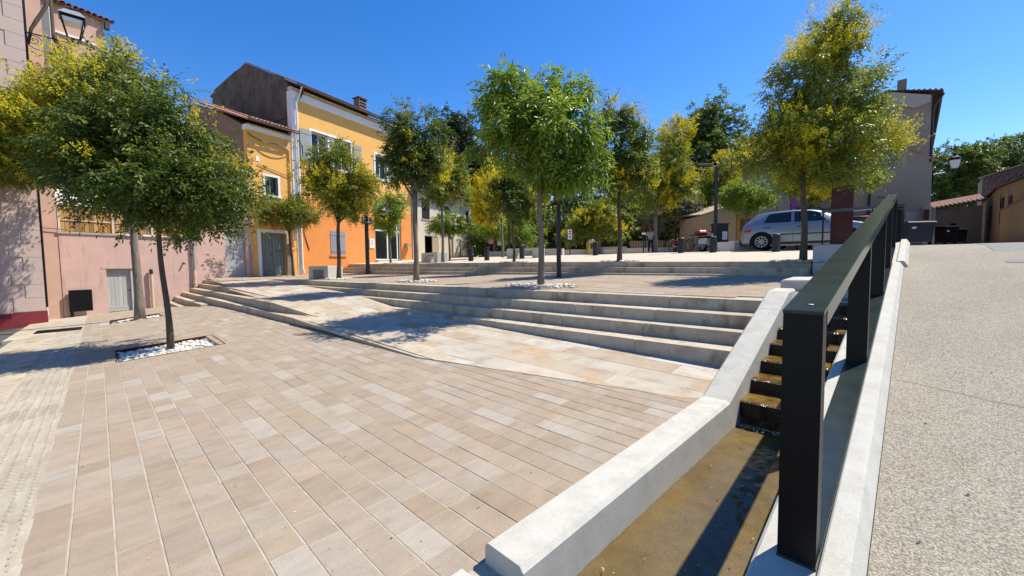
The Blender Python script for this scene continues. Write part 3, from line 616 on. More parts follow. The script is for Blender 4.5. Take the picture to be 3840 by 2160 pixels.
y2 = 10.2; b = MB(); b.hexa([(x0, y0, LZ(y0)+.0), (x1, y0, LZ(y0)+.0), (x1, y2, LZ(y2)+.0), (x0, y2, LZ(y2)+.0)], [(x0, y0, LZ(y0)+.012), (x1, y0, LZ(y0)+.012), (x1, y2, LZ(y2)+.012), (x0, y2, LZ(y2)+.012)]); b.build('base_rail', M['rail'], t)
for y in (1.872, 4.15, 6.42, 8.2, 10.22):
    b = MB(); zz = LZ(y)+.004; up_ = .013 if y < 2 else .077; b.hexa([(x0+.002, y, zz), (x1-.002, y, zz), (x1-.002, y+.085, zz+.015), (x0+.002, y+.085, zz+.015)], [(x0+.002, y, RZ_(y)-up_), (x1-.002, y, RZ_(y)-up_), (x1-.002, y+.085, RZ_(y+.085)-up_), (x0+.002, y+.085, RZ_(y+.085)-up_)]); b.build('post', M['black_metal'], t)  # posts share the rail's paint; shade on them is put into a blacker colour
b = MB(); b.lathe([(.0105, 0), (.0105, .002), (.008, .0032)], 14, (-.281, 1.965, RZ_(1.965))); b.build('bolt_cap', M['galv'], tr_)

# ------------------------------------------------------------------ house builder (street front frame: t along the fronts, d into the houses)
def wall_grid(b, t0, t1, z0, z1, holes, d0, d1, m=0):
    ts = sorted({t0, t1, *[h[0] for h in holes], *[h[1] for h in holes]}); zs = sorted({z0, z1, *[h[2] for h in holes], *[h[3] for h in holes]})
    ts = [v for v in ts if t0 <= v <= t1]; zs = [v for v in zs if z0 <= v <= z1]
    for a, c in zip(ts, ts[1:]):
        run = None
        for e, f in zip(zs, zs[1:]):
            hole = any(h[0] <= (a+c)/2 <= h[1] and h[2] <= (e+f)/2 <= h[3] for h in holes)
            if hole:
                if run: b.box((a, d0, run[0]), (c, d1, run[1]), m); run = None
            else: run = [run[0] if run else e, f]
        if run: b.box((a, d0, run[0]), (c, d1, run[1]), m)
    return b
def bx(name, a, c, m, par, **k): return MB().box(a, c).build(name, m, par, **k)
def house(name, label): return thing(name, label, 'house', P0, FROT)
def tilemesh(name, L_=.42, r0=.085, r1=.068, n=6):
    """one canal tile, hump up, running along +y (into the roof)"""
    vs = []; 
    for y, r in ((0, r0), (L_, r1)):
        for k in range(n+1):
            a = pi*k/n; vs += [(r*cos(a), y, r*sin(a)*.8), ((r-.014)*cos(a), y, (r-.014)*sin(a)*.8)]
    q = 2*(n+1); fs = []
    for k in range(n):
        i = 2*k; fs += [(i, i+2, q+i+2, q+i), (i+1, q+i+1, q+i+3, i+3), (i, i+1, i+3, i+2), (q+i, q+i+2, q+i+3, q+i+1)]
    me = bpy.data.meshes.new(name); me.from_pydata(vs, [], fs); me.polygons.foreach_set("use_smooth", [True]*len(fs)); me.set_sharp_from_angle(angle=radians(40)); return me
TILE = tilemesh('roof_tile'); TILE.materials.append(M['tile'])
TILED = tilemesh('roof_tile'); TILED.materials.append(M['tile_dark'])
GEN = tilemesh('genoise_tile', .30, .088, .085); GEN.materials.append(M['genoise'])
def eave(par, t0, t1, z, d, pitch, tile, courses=2, step=.19, first=True):
    t = t0+step/2
    while t < t1:
        for c in range(courses):
            o = inst('roof_tile', tile, par, (t+rnd.uniform(-.008, .008), d+c*.33*cos(pitch)+rnd.uniform(-.02, .02), z+c*.33*sin(pitch)+.012*c), (pitch, 0, rnd.uniform(-.03, .03)))
        t += step
def genoise(par, t0, t1, z, d, step=.19, rows_=2):
    for r in range(rows_):
        t = t0+step/2+(step/2 if r else 0)
        while t < t1: inst('genoise_tile', GEN, par, (t, d-.12*(r+1), z+.095*r), (0, 0, 0)); t += step
def boards(par, t0, t1, z0, z1, d, n, m, th=.03, gap=.006, name='plank'):
    w_ = (t1-t0)/n
    for i in range(n): bx(name, (t0+i*w_+gap/2, d-th-rnd.uniform(0, .004), z0+rnd.uniform(0, .006)), (t0+(i+1)*w_-gap/2, d, z1-rnd.uniform(0, .006)), m, par)
def surround(par, t0, t1, z0, z1, wd, d, m, sill=True, name='window_surround'):
    b = MB(); b.box((t0-wd, d, z1), (t1+wd, d+.12, z1+wd)); b.box((t0-wd, d, z0), (t0, d+.12, z1)); b.box((t1, d, z0), (t1+wd, d+.12, z1))
    if sill: b.box((t0-wd-.03, d-.05, z0-wd), (t1+wd+.03, d+.12, z0))
    return b.build(name, m, par)
def window(par, t0, t1, z0, z1, d, fm, bars=1, cross=1):
    b = MB(); f = .05; b.box((t0, d, z0), (t0+f, d+.06, z1)); b.box((t1-f, d, z0), (t1, d+.06, z1)); b.box((t0+f, d, z1-f), (t1-f, d+.06, z1)); b.box((t0+f, d, z0), (t1-f, d+.06, z0+f))
    wn_ = b.build('window', fm, par)
    cols = bars+1; w_ = (t1-t0-2*f)/cols
    for i in range(1, cols): bx('mullion', (t0+f+i*w_-.02, d+.005, z0+f), (t0+f+i*w_+.02, d+.05, z1-f), fm, wn_)
    for i in range(cols): bx('pane', (t0+f+i*w_+(.02 if i else 0), d+.025, z0+f), (t0+f+(i+1)*w_-(.02 if i < cols-1 else 0), d+.03, z1-f), M['glass'], wn_)
    return wn_
def shutter(par, t0, t1, z0, z1, d, m, n=5):
    w_ = (t1-t0)/n; b = None
    s = bx('shutter', (t0, d, z0+.1), (t1, d+.012, z0+.16), m, par)
    MB().box((t0, d-.045, z1-.26), (t1, d-.03, z1-.18)).build('batten', m, s); MB().box((t0, d-.045, z0+.18), (t1, d-.03, z0+.26)).build('batten', m, s)
    for i in range(n): bx('plank', (t0+i*w_+.003, d-.03, z0), (t0+(i+1)*w_-.003, d, z1), m, s)
    return s
def downpipe(par, pts, r, m, name='downpipe', clips=()):
    o = MB().tube(pts, r, 10).build(name, m, par, smooth=True)
    for (t, d, z) in clips: MB().lathe([(r+.012, -.02), (r+.012, .02)], 10, (t, d, z)).build('pipe_clip', m, o)
    return o
def cable(par, pts, r=.012, sag=0., name='cable'):
    out = []
    for p, q in zip(pts, pts[1:]):
        for i in range(8): f = i/8; out.append((p[0]+(q[0]-p[0])*f, p[1]+(q[1]-p[1])*f, p[2]+(q[2]-p[2])*f-sag*4*f*(1-f)))
    out.append(pts[-1]); return MB().tube(out, r, 5).build(name, M['black_metal'], par)

# --- near corner house, mauve, with quoins and a dark red plinth
h = house('corner_house', 'tall pale mauve house with raised corner quoins and a dark red plinth')
bx('wall', (-12, -1.72, -.5), (-2.33, 6, 13.5), M['mauve'], h)
bx('plinth', (-12, -1.765, -.6), (-2.29, -1.721, .285), M['plinth'], h); bx('plinth', (-2.329, -1.72, -.6), (-2.29, 3, .285), M['plinth'], h)
z = .31; k = 0
while z < 13:
    long_ = k % 2 == 0; bx('quoin', (-2.98 if long_ else -2.72, -1.738, z), (-2.318, -1.721, z+.425), M['mauve'] if k % 2 else M['mauve'], h); z += .435; k += 1
for z in (1.9, 5.2): bx('render_panel', (-4.9, -1.729, z), (-3.2, -1.721, z+.9), M['mauve_dark'], h)
for k in range(16): bx('render_panel', (-3.45 if k % 2 else -3.25, -1.733, .75+.87*k*.87), (-2.985, -1.7215, 1.14+.87*k*.87), M['mauve_dark'], h)
downpipe(h, [(-2.26, -1.5, 13), (-2.26, -1.5, .4)], .05, M['black_metal'], 'corner_pipe')
downpipe(h, [(-2.2, -1.25, 3.4), (-2.2, -1.25, .55), (-2.2, -1.25, .1)], .04, M['cream_pipe'])
# --- lantern on its bracket
t = thing('wall_lantern', 'black wall lantern on a scrolled iron bracket high on the corner house', 'wall lantern', (-20.11, 0, 0))
br = MB().tube([(0, -1.62, 9.17), (0, -.50, 9.17)], .022, 8).build('bracket_arm', M['black_metal'], t)
MB().tube([(0, -1.60, 8.35), (0, -1.60, 9.75)], .03, 8).build('bracket_plate', M['black_metal'], t)
sc = []
for i in range(26): a = i*.42; r_ = .17*(1-i/30); sc.append((0, -1.38+r_*cos(a), 8.97+r_*sin(a)))
MB().tube(sc, .012, 6).build('scroll', M['black_metal'], br)
MB().tube([(0, -1.58, 8.85), (0, -1.40, 8.72), (0, -1.15, 8.68), (0, -.9, 8.75), (0, -.62, 9.12)], .013, 6).build('scroll', M['black_metal'], br)
lx, ly = 0, -.50
MB().tube([(0, ly, 9.12), (0, ly, 9.28)], .035, 8).build('stem', M['black_metal'], t)
for s_ in (-1, 1): MB().tube([(0, ly, 9.2), (0, ly+.1*s_, 9.18), (0, ly+.17*s_, 9.26), (0, ly+.13*s_, 9.34)], .014, 6).build('scroll', M['black_metal'], t)
for sx, sy in ((-1, -1), (1, -1), (1, 1), (-1, 1)): MB().tube([(sx*.13, ly+sy*.13, 9.3), (sx*.27, ly+sy*.27, 9.98)], .024, 4).build('frame_post', M['black_metal'], t)
for zc, s_ in ((9.3, .145), (9.98, .29)):
    b = MB()
    for a, c in (((-s_, -s_), (s_, -s_+.04)), ((-s_, s_-.04), (s_, s_)), ((-s_, -s_+.04), (-s_+.04, s_-.04)), ((s_-.04, -s_+.04), (s_, s_-.04))): b.box((a[0], ly+a[1], zc-.03), (c[0], ly+c[1], zc+.03))
    b.build('frame_ring', M['black_metal'], t)
b = MB(); b.hexa([(-.24, ly-.24, 9.80), (.24, ly-.24, 9.80), (.24, ly+.24, 9.80), (-.24, ly+.24, 9.80)], [(-.25, ly-.25, 9.93), (.25, ly-.25, 9.93), (.25, ly+.25, 9.93), (-.25, ly+.25, 9.93)]); b.build('reflector', M['white'], t)
b = MB(); b.hexa([(-.33, ly-.33, 10.01), (.33, ly-.33, 10.01), (.33, ly+.33, 10.01), (-.33, ly+.33, 10.01)], [(-.17, ly-.17, 10.2), (.17, ly-.17, 10.2), (.17, ly+.17, 10.2), (-.17, ly+.17, 10.2)]); rf = b.build('lantern_roof', M['galv'], t)
MB().lathe([(.10, 0), (.12, .06), (.05, .14), (.02, .22)], 10, (0, ly, 10.2)).build('finial', M['black_metal'], rf)
# creeper trunk climbing beside the bracket
t = tag(MB().tube([fw(-2.2, -1.45, 8.9), fw(-2.12, -1.5, 9.4), fw(-1.98, -1.5, 9.75), fw(-1.75, -1.5, 10.3), fw(-1.66, -1.5, 11.2)], [.035, .045, .055, .05, .04], 7).build('creeper_stem', M['bark_dark'], smooth='all'), 'bare twisted creeper stem on the wall above the lantern bracket', 'creeper')

# --- set back salmon house above the terrace
h = house('set_back_house', 'salmon tan house set back behind the terrace, with a projecting tiled eave')
bx('wall', (-6, 3.0, 2), (.98, 9, 12.57), M['tan_wall'], h); bx('return_wall', (-2.45, .02, -.5), (-1.53, 2.99, 13), M['tan_wall'], h)
b = MB(); b.prism([(2.84, 12.50), (2.84, 12.58), (6, 13.9), (6, 13.8)], 0, -6, 1.28); b.build('roof', M['tile_dark'], h)
eave(h, -3.4, 1.3, 12.60, 2.80, .34, TILE, 2)
bx('string_course', (-1.3, 2.93, 11.35), (.75, 2.999, 11.43), M['white_paint'], h)
downpipe(h, [(-.62, 2.85, 12.8), (-.62, 2.85, 11.2), (-.42, 2.85, 10.7), (-.55, 2.85, 10.2)], .085, M['bark_dark'], 'downpipe')
bx('metal_duct', (-.98, 2.62, 10.25), (-.72, 2.99, 12.1), M['grey_metal'], h); downpipe(h, [(-.70, 2.80, 12.2), (-.70, 2.80, 10.4)], .035, M['white'], 'white_pipe'); downpipe(h, [(-.78, 2.85, 10.2), (-.66, 2.85, 5)], .12, M['galv'], 'flue')
bx('meter_box', (-2.02, -.07, 8.55), (-1.84, .0195, 8.95), M['tan_box'], h); bx('meter_box', (-2.05, -.07, 3.35), (-1.9, .0195, 3.6), M['tan_box'], h)
cable(h, [(-2.3, -.03, 3.15), (-1.3, -.05, 3.1)]); cable(h, [(-1.95, -.03, 8.4), (-1.95, -.03, .5)], .02); cable(h, [(-1.55, -.03, 8.2), (1.2, 2.8, 8.6)], .018, .3)
bx('gutter_end', (.99, 2.78, 12.2), (1.14, 2.99, 12.5), M['bark_dark'], h)

# --- pink terrace wall with a board fence
h = thing('terrace_wall', 'pink rendered terrace wall with a low cellar door and a varnished board fence on top', 'wall', P0, FROT)
b = MB(); wall_grid(b, -1.52, 2.56, -.6, 2.96, [(-.32, .50, -.08, 1.63)], 0, .3); b.build('wall', M['pink'], h)
bx('back_wall', (-1.5, .31, -.6), (2.56, .6, 2.9), M['dark'], h)
bx('coping', (-1.56, -.04, 2.961), (2.56, .32, 3.04), M['pale_taupe'], h)
bx('coping_lip', (.1, -.07, 2.985), (2.4, -.041, 3.03), M['white_paint'], h)
d_ = bx('door_frame', (.41, .03, -.06), (.49, .12, 1.62), M['plank_grey'], h); dr = bx('cellar_door', (-.31, .16, -.06), (.41, .18, 1.62), M['plank_grey'], h)
boards(dr, -.31, .41, -.05, 1.61, .16, 6, M['plank_grey'], .03)
for z in (.10, 1.40): bx('strap', (-.3, .112, z), (.405, .128, z+.05), M['plank_grey'], dr)
bx('strap', (-.3, .112, -.04), (.405, .128, .09), M['plank_grey'], dr)
bx('bolt', (.36, .10, .75), (.40, .128, .80), M['charcoal'], dr)
bx('lintel', (-.46, -.012, 1.66), (.55, -.0005, 1.75), M['pink'], h)
p = downpipe(h, [(1.02, -.11, -.05), (1.02, -.11, 1.45)], .055, M['cream_pipe'], 'vent_pipe', [(1.02, -.11, .75)]); MB().lathe([(.062, 0), (.062, .16), (.05, .2)], 10, (1.02, -.11, 1.42)).build('pipe_cap', M['charcoal'], p)
MB().tube([(2.2, .0, 1.88), (2.2, -.14, 1.84)], .035, 8).build('pipe_stub', M['bark_dark'], h)
downpipe(h, [(2.58, -.09, 4.1), (2.58, -.09, 1.55)], .05, M['galv'], 'downpipe', [(2.58, -.09, 3.0)]); downpipe(h, [(2.58, -.09, 1.55), (2.58, -.09, .86), (2.62, -.14, .80)], .058, M['cream_pipe'], 'downpipe', [(2.58, -.09, 1.2), (2.58, -.09, .95)])
f = thing('board_fence', 'varnished vertical board fence on top of the pink terrace wall', 'fence', P0, FROT)
boards(f, -1.45, 2.40, 3.06, 4.02, .12, 30, M['wood'], .022, .012)
for z in (3.45, 4.03): bx('batten', (-1.45, .07, z), (2.42, .094, z+.035), M['batten'], f)
for tt in (-1.47, -.02, 1.2, 2.41): bx('post', (tt-.03, .05, 3.05), (tt+.03, .18, 4.1), M['batten'], f)
# pale awning behind the fence
a = thing('awning', 'white canvas awning behind the board fence, half hidden by leaves', 'awning', P0, FROT)
b = MB(); b.hexa([(-1.4, .5, 4.28), (1.6, .5, 4.28), (1.6, 2.7, 4.9), (-1.4, 2.7, 4.9)], [(-1.4, .5, 4.31), (1.6, .5, 4.31), (1.6, 2.7, 4.93), (-1.4, 2.7, 4.93)]); b.build('canvas', M['white_paint'], a)
for i in range(12): bx('valance_strip', (-1.4+.25*i, .48, 4.12), (-1.4+.25*i+.2, .495, 4.3), M['white_paint'], a)
for tt in (-1.35, 1.55): bx('post', (tt-.025, .5, 3.0), (tt+.025, .55, 4.28), M['white'], a)

# --- pink garage with the upper plank door
h = house('garage', 'pink outbuilding with peeling render and a grey plank door above the steps')
b = MB(); wall_grid(b, 2.565, 5.155, -.5, 4.3, [(3.93, 4.86, 1.14, 3.42)], 0, .3); b.prism([(2.565, 4.3), (5.155, 4.3), (5.155, 4.88), (2.565, 4.42)], 1, 0, .3); b.build('wall', M['pink'], h)
bx('core', (2.6, .31, -.5), (5.15, 3.4, 4.2), M['dark'], h)
b = MB(); b.hexa([(2.5, -.06, 4.44), (5.15, -.06, 4.90), (5.15, 3.5, 5.2), (2.5, 3.5, 4.7)], [(2.5, -.06, 4.49), (5.15, -.06, 4.95), (5.15, 3.5, 5.25), (2.5, 3.5, 4.75)]); b.build('roof', M['tile'], h)
for i in range(13): inst('roof_tile', TILE, h, (2.62+.2*i, -.1, 4.47+.2*i*.176), (.1, -.17, 0))
dr = bx('plank_door', (3.94, .13, 1.15), (4.85, .15, 3.41), M['plank_grey'], h); boards(dr, 3.94, 4.85, 1.16, 3.40, .13, 9, M['plank_grey'], .03)
for z in (1.48, 3.02): bx('strap', (3.94, .08, z), (4.75, .098, z+.06), M['plank_grey'], dr)
b = MB(); b.box((4.32, .092, 2.55), (4.52, .097, 2.575)); b.box((4.32, .092, 2.05), (4.335, .097, 2.55)); b.build('wicket_line', M['charcoal'], dr); bx('bolt', (4.72, .085, 2.15), (4.80, .098, 2.3), M['plank_grey'], dr)
m = MB(); patch = []
for _ in range(34):   # flaked render: shallow bare patches
    cx, cz = rnd.gauss(3.28, .24), rnd.gauss(1.92, .17); r_ = rnd.uniform(.02, .11); n = 8
    m.poly([(cx+r_*rnd.uniform(.5, 1.2)*cos(2*pi*i/n), -.0025-.0002*_, cz+r_*rnd.uniform(.4, .8)*sin(2*pi*i/n)) for i in range(n)])
tag(m.build('flaked_render', M['grey_brown'], h, recalc=False), kind='stuff')
downpipe(h, [(5.1, -.06, 2.9), (5.1, -.06, 1.15)], .035, M['galv'])

# --- small orange house
h = house('small_orange_house', 'narrow amber orange house with one small white framed window')
hol = [(5.62, 6.98, 1.1, 3.48), (5.97, 6.65, 5.45, 6.42)]
b = MB(); wall_grid(b, 5.165, 7.60, .6, 8.6, hol, 0, .3); b.build('wall', M['yellow_orange'], h)
b = MB(); b.prism([(.31, .6), (.31, 8.85), (2.1, 9.72), (5.4, 10.95), (5.8, 10.9), (5.8, .6)], 0, 5.166, 7.6); b.build('side_wall', M['grey_brown'], h)
b = MB(); b.prism([(-.42, 8.93), (-.42, 9.0), (5.45, 11.2), (5.45, 11.1)], 0, 5.02, 7.615); b.build('roof', M['tile'], h)
bx('cornice', (5.13, -.05, 8.602), (7.6, .3, 8.84), M['white_paint'], h); genoise(h, 5.15, 7.6, 8.83, .03, rows_=1); eave(h, 5.02, 7.6, 9.02, -.5, .36, TILE, 3)
for i in range(13): inst('roof_tile', TILE, h, (5.08, -.45+.42*i, 9.06+.42*i*.372), (.36, 0, 0))
MB().tube([(5.0, -.52, 8.98), (7.62, -.52, 8.94)], .045, 8).build('gutter', M['bark_dark'], h)
surround(h, 5.97, 6.65, 5.45, 6.42, .11, -.02, M['white_paint']); wd_ = window(h, 5.97, 6.65, 5.45, 6.42, .16, M['shutter'], 1)
for i in range(5): bx('bar', (6.03+.135*i, .08, 5.45), (6.045+.135*i, .095, 6.42), M['charcoal'], wd_)
surround(h, 5.62, 6.98, 1.1, 3.48, .17, -.025, M['white_paint'], False, 'door_surround')
bx('stone_jamb', (6.985, -.04, 1.1), (7.25, -.0255, 2.9), M['grey_brown'], h)
for i, (a, c) in enumerate(((5.63, 6.29), (6.30, 6.97))):
    dl = bx('door_leaf', (a, .2, 1.12), (c, .23, 3.47), M['door_teal'], h); boards(dl, a+.01, c-.01, 2.42, 3.36, .2, 4, M['door_teal'], .015, .01); boards(dl, a+.08, c-.08, 1.3, 2.3, .2, 3, M['door_teal'], .015, .008)
    bx('rail', (a, .18, 2.33), (c, .199, 2.4), M['door_teal'], dl)
bx('letter_slot', (6.52, .176, 2.52), (6.76, .1849, 2.56), M['charcoal'], dl); bx('handle', (6.22, .13, 2.3), (6.27, .199, 2.34), M['charcoal'], h)
bx('threshold', (5.5, -.12, 1.02), (7.1, .3, 1.10), M['bench'], h)
bx('vent_plate', (5.55, -.02, 7.1), (5.72, -.001, 7.35), M['white_paint'], h)
cable(h, [(5.2, -.06, 8.4), (6.4, -.3, 8.15), (7.55, -.25, 8.3)], .022, .15); cable(h, [(5.6, -.04, 6.95), (7.5, -.05, 6.55)], .016)
downpipe(h, [(7.28, -.5, 8.92), (7.34, -.25, 8.55), (7.42, -.13, 8.2), (7.42, -.13, 3.6), (7.42, -.1, 3.1)], .06, M['white'], 'downpipe', [(7.42, -.13, z) for z in (7.6, 6.2, 4.6)])

# --- large two tone orange house
h = house('large_orange_house', 'large two tone orange and yellow house with a dark weathered gable and shop front')
Z = 5.6
holu = [(8.72, 11.45, 7.66, 9.5), (13.45, 14.5, 7.7, 9.3)]; holl = [(9.72, 10.80, 2.38, 3.82), (13.25, 15.72, 1.95, 5.20)]
b = MB(); wall_grid(b, 7.615, 16.85, Z, 10.95, holu, 0, .3); b.build('upper_wall', M['yellow'], h)
b = MB(); wall_grid(b, 7.615, 16.85, .6, Z-.004, holl, -.012, .3); b.build('lower_wall', M['orange'], h)
b = MB(); b.prism([(.31, .6), (.31, 11.85), (.95, 12.36), (4.32, 13.75), (5.5, 13.68), (8.05, 13.1), (8.3, 12.4), (8.3, .6)], 0, 7.615, 8.2); b.build('gable_wall', M['old_grey'], h)
bx('core', (8.2, .31, .6), (16.85, 8.2, 11.8), M['dark'], h); bx('end_wall', (16.855, .0, .6), (16.9, 8.2, 11.6), M['old_grey'], h)
bx('corner_band', (7.6, -.02, Z), (7.95, .31, 10.94), M['white_paint'], h); bx('corner_band', (7.6, -.03, .6), (7.78, .31, Z), M['white_paint'], h)
bx('gable_return', (7.603, .311, 8.85), (7.6149, .40, 11.4), M['white_paint'], h)
bx('cornice', (7.6, -.06, 10.951), (16.86, .3, 11.36), M['white_paint'], h)
genoise(h, 7.62, 16.85, 11.36, .06); b = MB(); b.box((7.6, -.02, 11.361), (16.86, .3, 11.6)); b.build('eave_fill', M['genoise'], h)
b = MB(); b.prism([(-.42, 11.58), (-.42, 11.66), (4.4, 13.95), (8.6, 12.9), (8.6, 12.8), (4.4, 13.8)], 0, 7.66, 17.0); b.build('roof', M['tile_dark'], h)
eave(h, 7.66, 17.0, 11.66, -.52, .44, TILED, 3)
for i in range(13): inst('roof_tile', TILED, h, (7.72, -.45+.4*i*.92, 11.70+.4*i*.44*.98), (.44, 0, 0))
MB().tube([(7.7, -.50, 11.62), (17.0, -.50, 11.58)], .055, 8).build('gutter', M['bark_dark'], h)
c = bx('chimney', (13.15, 1.0, 11.9), (13.75, 1.55, 13.15), M['grey_brown'], h)
for z in (12.6, 12.8, 13.0): bx('chimney_slot', (13.2, .985, z), (13.7, .9995, z+.1), M['dark'], c)
bx('chimney_cap', (13.08, .93, 13.151), (13.82, 1.62, 13.22), M['tile_dark'], c)
downpipe(h, [(7.95, -.48, 11.6), (7.98, -.3, 11.25), (7.80, -.12, 10.75), (7.80, -.1, 1.6), (7.86, -.16, 1.3)], .055, M['white'], 'downpipe', [(7.8, -.1, z) for z in (9.5, 7.5, 5.2, 3.4, 2.0)])
downpipe(h, [(8.0, -.5, 11.55), (8.02, -.4, 11.3), (7.95, -.16, 11.0)], .06, M['charcoal'], 'pipe_elbow')
cable(h, [(7.75, -.2, 8.7), (8.1, -.1, 8.45), (8.1, -.05, 6.5), (7.9, -.05, 4.0), (8.3, -.03, 2.6)], .018)
cable(h, [(7.62, .35, 10.0), (7.58, 4.4, 9.75), (7.4, 9, 9.7)], .02)
surround(h, 8.72, 11.45, 7.66, 9.5, .13, -.03, M['white_paint'])
bx('pier', (9.85, .05, 7.66), (10.3, .3, 9.5), M['white_paint'], h); window(h, 8.74, 9.84, 7.68, 9.48, .17, M['white'], 1); window(h, 10.31, 11.43, 7.68, 9.48, .17, M['white'], 1)
shutter(h, 7.99, 8.66, 7.6, 9.46, -.05, M['shutter'], 5); shutter(h, 11.62, 12.25, 7.6, 9.46, -.05, M['shutter'], 5)
surround(h, 13.45, 14.5, 7.7, 9.3, .13, -.03, M['white_paint']); window(h, 13.47, 14.48, 7.72, 9.28, .17, M['white'], 1); shutter(h, 14.66, 15.3, 7.7, 9.3, -.05, M['shutter'], 5)
shutter(h, 9.73, 10.80, 2.37, 3.83, .0, M['plank_blue'], 8); bx('sill', (9.66, -.08, 2.28), (10.86, .0, 2.365), M['orange'], h)
# shop front
bx('shop_back', (13.3, 1.9, 1.9), (15.7, 1.95, 5.2), M['dark'], h); bx('lintel_board', (13.26, .0, 4.97), (15.71, .12, 5.19), M['orange'], h)
fr = MB()
for a, c in ((13.26, 13.34), (14.42, 14.52), (15.38, 15.46), (15.62, 15.71)): fr.box((a, .12, 2.08), (c, .2, 4.96))
fr.box((13.34, .12, 4.1), (15.62, .2, 4.2)); fr.box((13.34, .12, 2.08), (15.62, .2, 2.16)); sf = fr.build('shop_window', M['white'], h)
for a, c in ((13.35, 14.41), (14.53, 15.37), (15.47, 15.61)):
    bx('pane', (a, .155, 2.17), (c, .16, 4.09), M['glass'], sf); bx('pane', (a, .155, 4.21), (c, .16, 4.95), M['glass'], sf)
MB().tube([(14.62, .1, 2.6), (14.62, .1, 3.6)], .018, 6).build('door_handle', M['galv'], sf)
bx('threshold', (13.2, -.3, 1.8), (15.8, .11, 2.05), M['bench'], h)
s = thing('shop_sign', 'white and green shop sign above the glazed shop front', 'sign', P0, FROT)
bx('board', (13.42, -.10, 5.24), (15.5, -.03, 6.15), M['white'], s); bx('band', (13.36, -.11, 5.22), (13.66, -.101, 6.2), M['green'], s)
b = MB()
for i in range(9): a = -.9+i*.22; b.poly([(13.6, -.112-.0004*i, 5.3), (13.62+.2*cos(a), -.112-.0004*i, 5.75+.42*sin(a)), (13.66+.16*cos(a+.2), -.112-.0004*i, 5.75+.34*sin(a+.2))])
b.build('leaf_emblem', M['green'], s, recalc=False)
def text(par, body, size, loc, m, rot=(pi/2, 0, 0), name='lettering', align='LEFT', ext=.003):
    c = bpy.data.curves.new(name, 'FONT'); c.body = body; c.size = size; c.extrude = ext; c.align_x = align
    tmp = bpy.data.objects.new(name, c); LINK(tmp); dg = bpy.context.evaluated_depsgraph_get(); me = bpy.data.meshes.new_from_object(tmp.evaluated_get(dg)); bpy.data.objects.remove(tmp)
    me.materials.clear(); me.materials.append(m); o = bpy.data.objects.new(name, me); LINK(o); o.parent = par; o.location = loc; o.rotation_euler = rot; return o
s = thing('street_plaque', 'navy enamel street name plaque beside the lamp post on the orange wall', 'plaque', P0, FROT)
bx('plate', (12.15, -.045, 4.50), (12.95, -.0125, 4.92), M['blue'], s); text(s, 'PLACE', .17, (12.24, -.047, 4.73), M['white'])
for i, w_ in enumerate((.03, .10, .09, .10, .11, .09)): bx('letter_stroke', (12.21+.115*i, -.0485, 4.585), (12.21+.115*i+w_*.8, -.0455, 4.66), M['white'], s)
s = thing('notice_board', 'small white notice board on the orange wall left of the shop door', 'notice', P0, FROT)
bx('board', (12.72, -.06, 2.88), (13.12, -.0125, 3.52), M['white'], s)
for i in range(6): bx('print_line', (12.78, -.0625, 3.38-.07*i), (13.06-.05*(i % 3), -.0605, 3.40-.07*i), M['grey_metal'], s)
s = thing('mailbox', 'tan metal letter box fixed to the orange wall right of the shop', 'letter box', P0, FROT)
bx('body', (16.0, -.34, 2.92), (16.42, -.0125, 3.32), M['tan_box'], s); bx('slot', (16.05, -.343, 3.2), (16.37, -.3405, 3.225), M['charcoal'], s)

# --- cream house
h = house('cream_house', 'long low cream house with dark shuttered windows and an open garage')
hol = [(18.03, 18.98, 5.35, 6.95), (20.9, 21.55, 5.4, 6.7), (23.97, 24.48, 5.16, 6.63), (18.3, 20.0, 1.9, 4.05), (21.3, 22.05, 1.9, 4.15)]
b = MB(); wall_grid(b, 16.91, 24.85, .9, 7.55, hol, 0, .35); b.build('wall', M['cream'], h)
bx('core', (16.95, 1.6, .9), (24.8, 7, 7.4), M['dark'], h); bx('end_wall', (24.4, .36, .9), (24.84, 7, 7.5), M['cream'], h)
b = MB(); b.prism([(-.55, 7.5), (-.55, 7.58), (4, 9.0), (4, 8.9)], 0, 16.9, 25.1); b.build('roof', M['tile_dark'], h); eave(h, 16.95, 25.1, 7.6, -.62, .31, TILED, 2, .2)
for (a, c, e, f) in hol[:3]: o = bx('shutter', (a, .09, e), (c, .12, f), M['charcoal'], h); boards(o, a, c, e+.01, f-.01, .09, 4, M['charcoal'], .02); bx('sill', (a-.06, -.06, e-.08), (c+.06, .08, e), M['tan_wall'], h)
bx('garage_leaf', (19.25, .02, 1.9), (19.98, .08, 4.04), M['beige'], h); bx('garage_panel', (18.3, .6, 1.9), (19.25, .63, 4.05), M['dark'], h)
MB().lathe([(.08, 0), (.12, .05), (.12, .16), (.08, .2)], 10, (18.75, .55, 3.35)).build('round_sign', M['white'], h)
bx('side_door', (21.31, .1, 1.9), (22.04, .14, 4.14), M['beige'], h)
downpipe(h, [(16.97, -.1, 7.6), (16.97, -.1, 2.0)], .055, M['white'], 'downpipe', [(16.97, -.1, z) for z in (6.2, 4.2)]); downpipe(h, [(17.4, -.09, 7.4), (17.3, -.09, 2.3)], .045, M['charcoal'])
MB().tube([(20.75, 0, 6.5), (20.75, -.5, 6.6), (20.75, -.55, 6.4)], .025, 6).build('lamp_arm', M['black_metal'], h); MB().lathe([(.06, 0), (.17, .05), (.14, .42), (.05, .5)], 8, (20.75, -.55, 5.95)).build('wall_lamp', M['black_metal'], h)
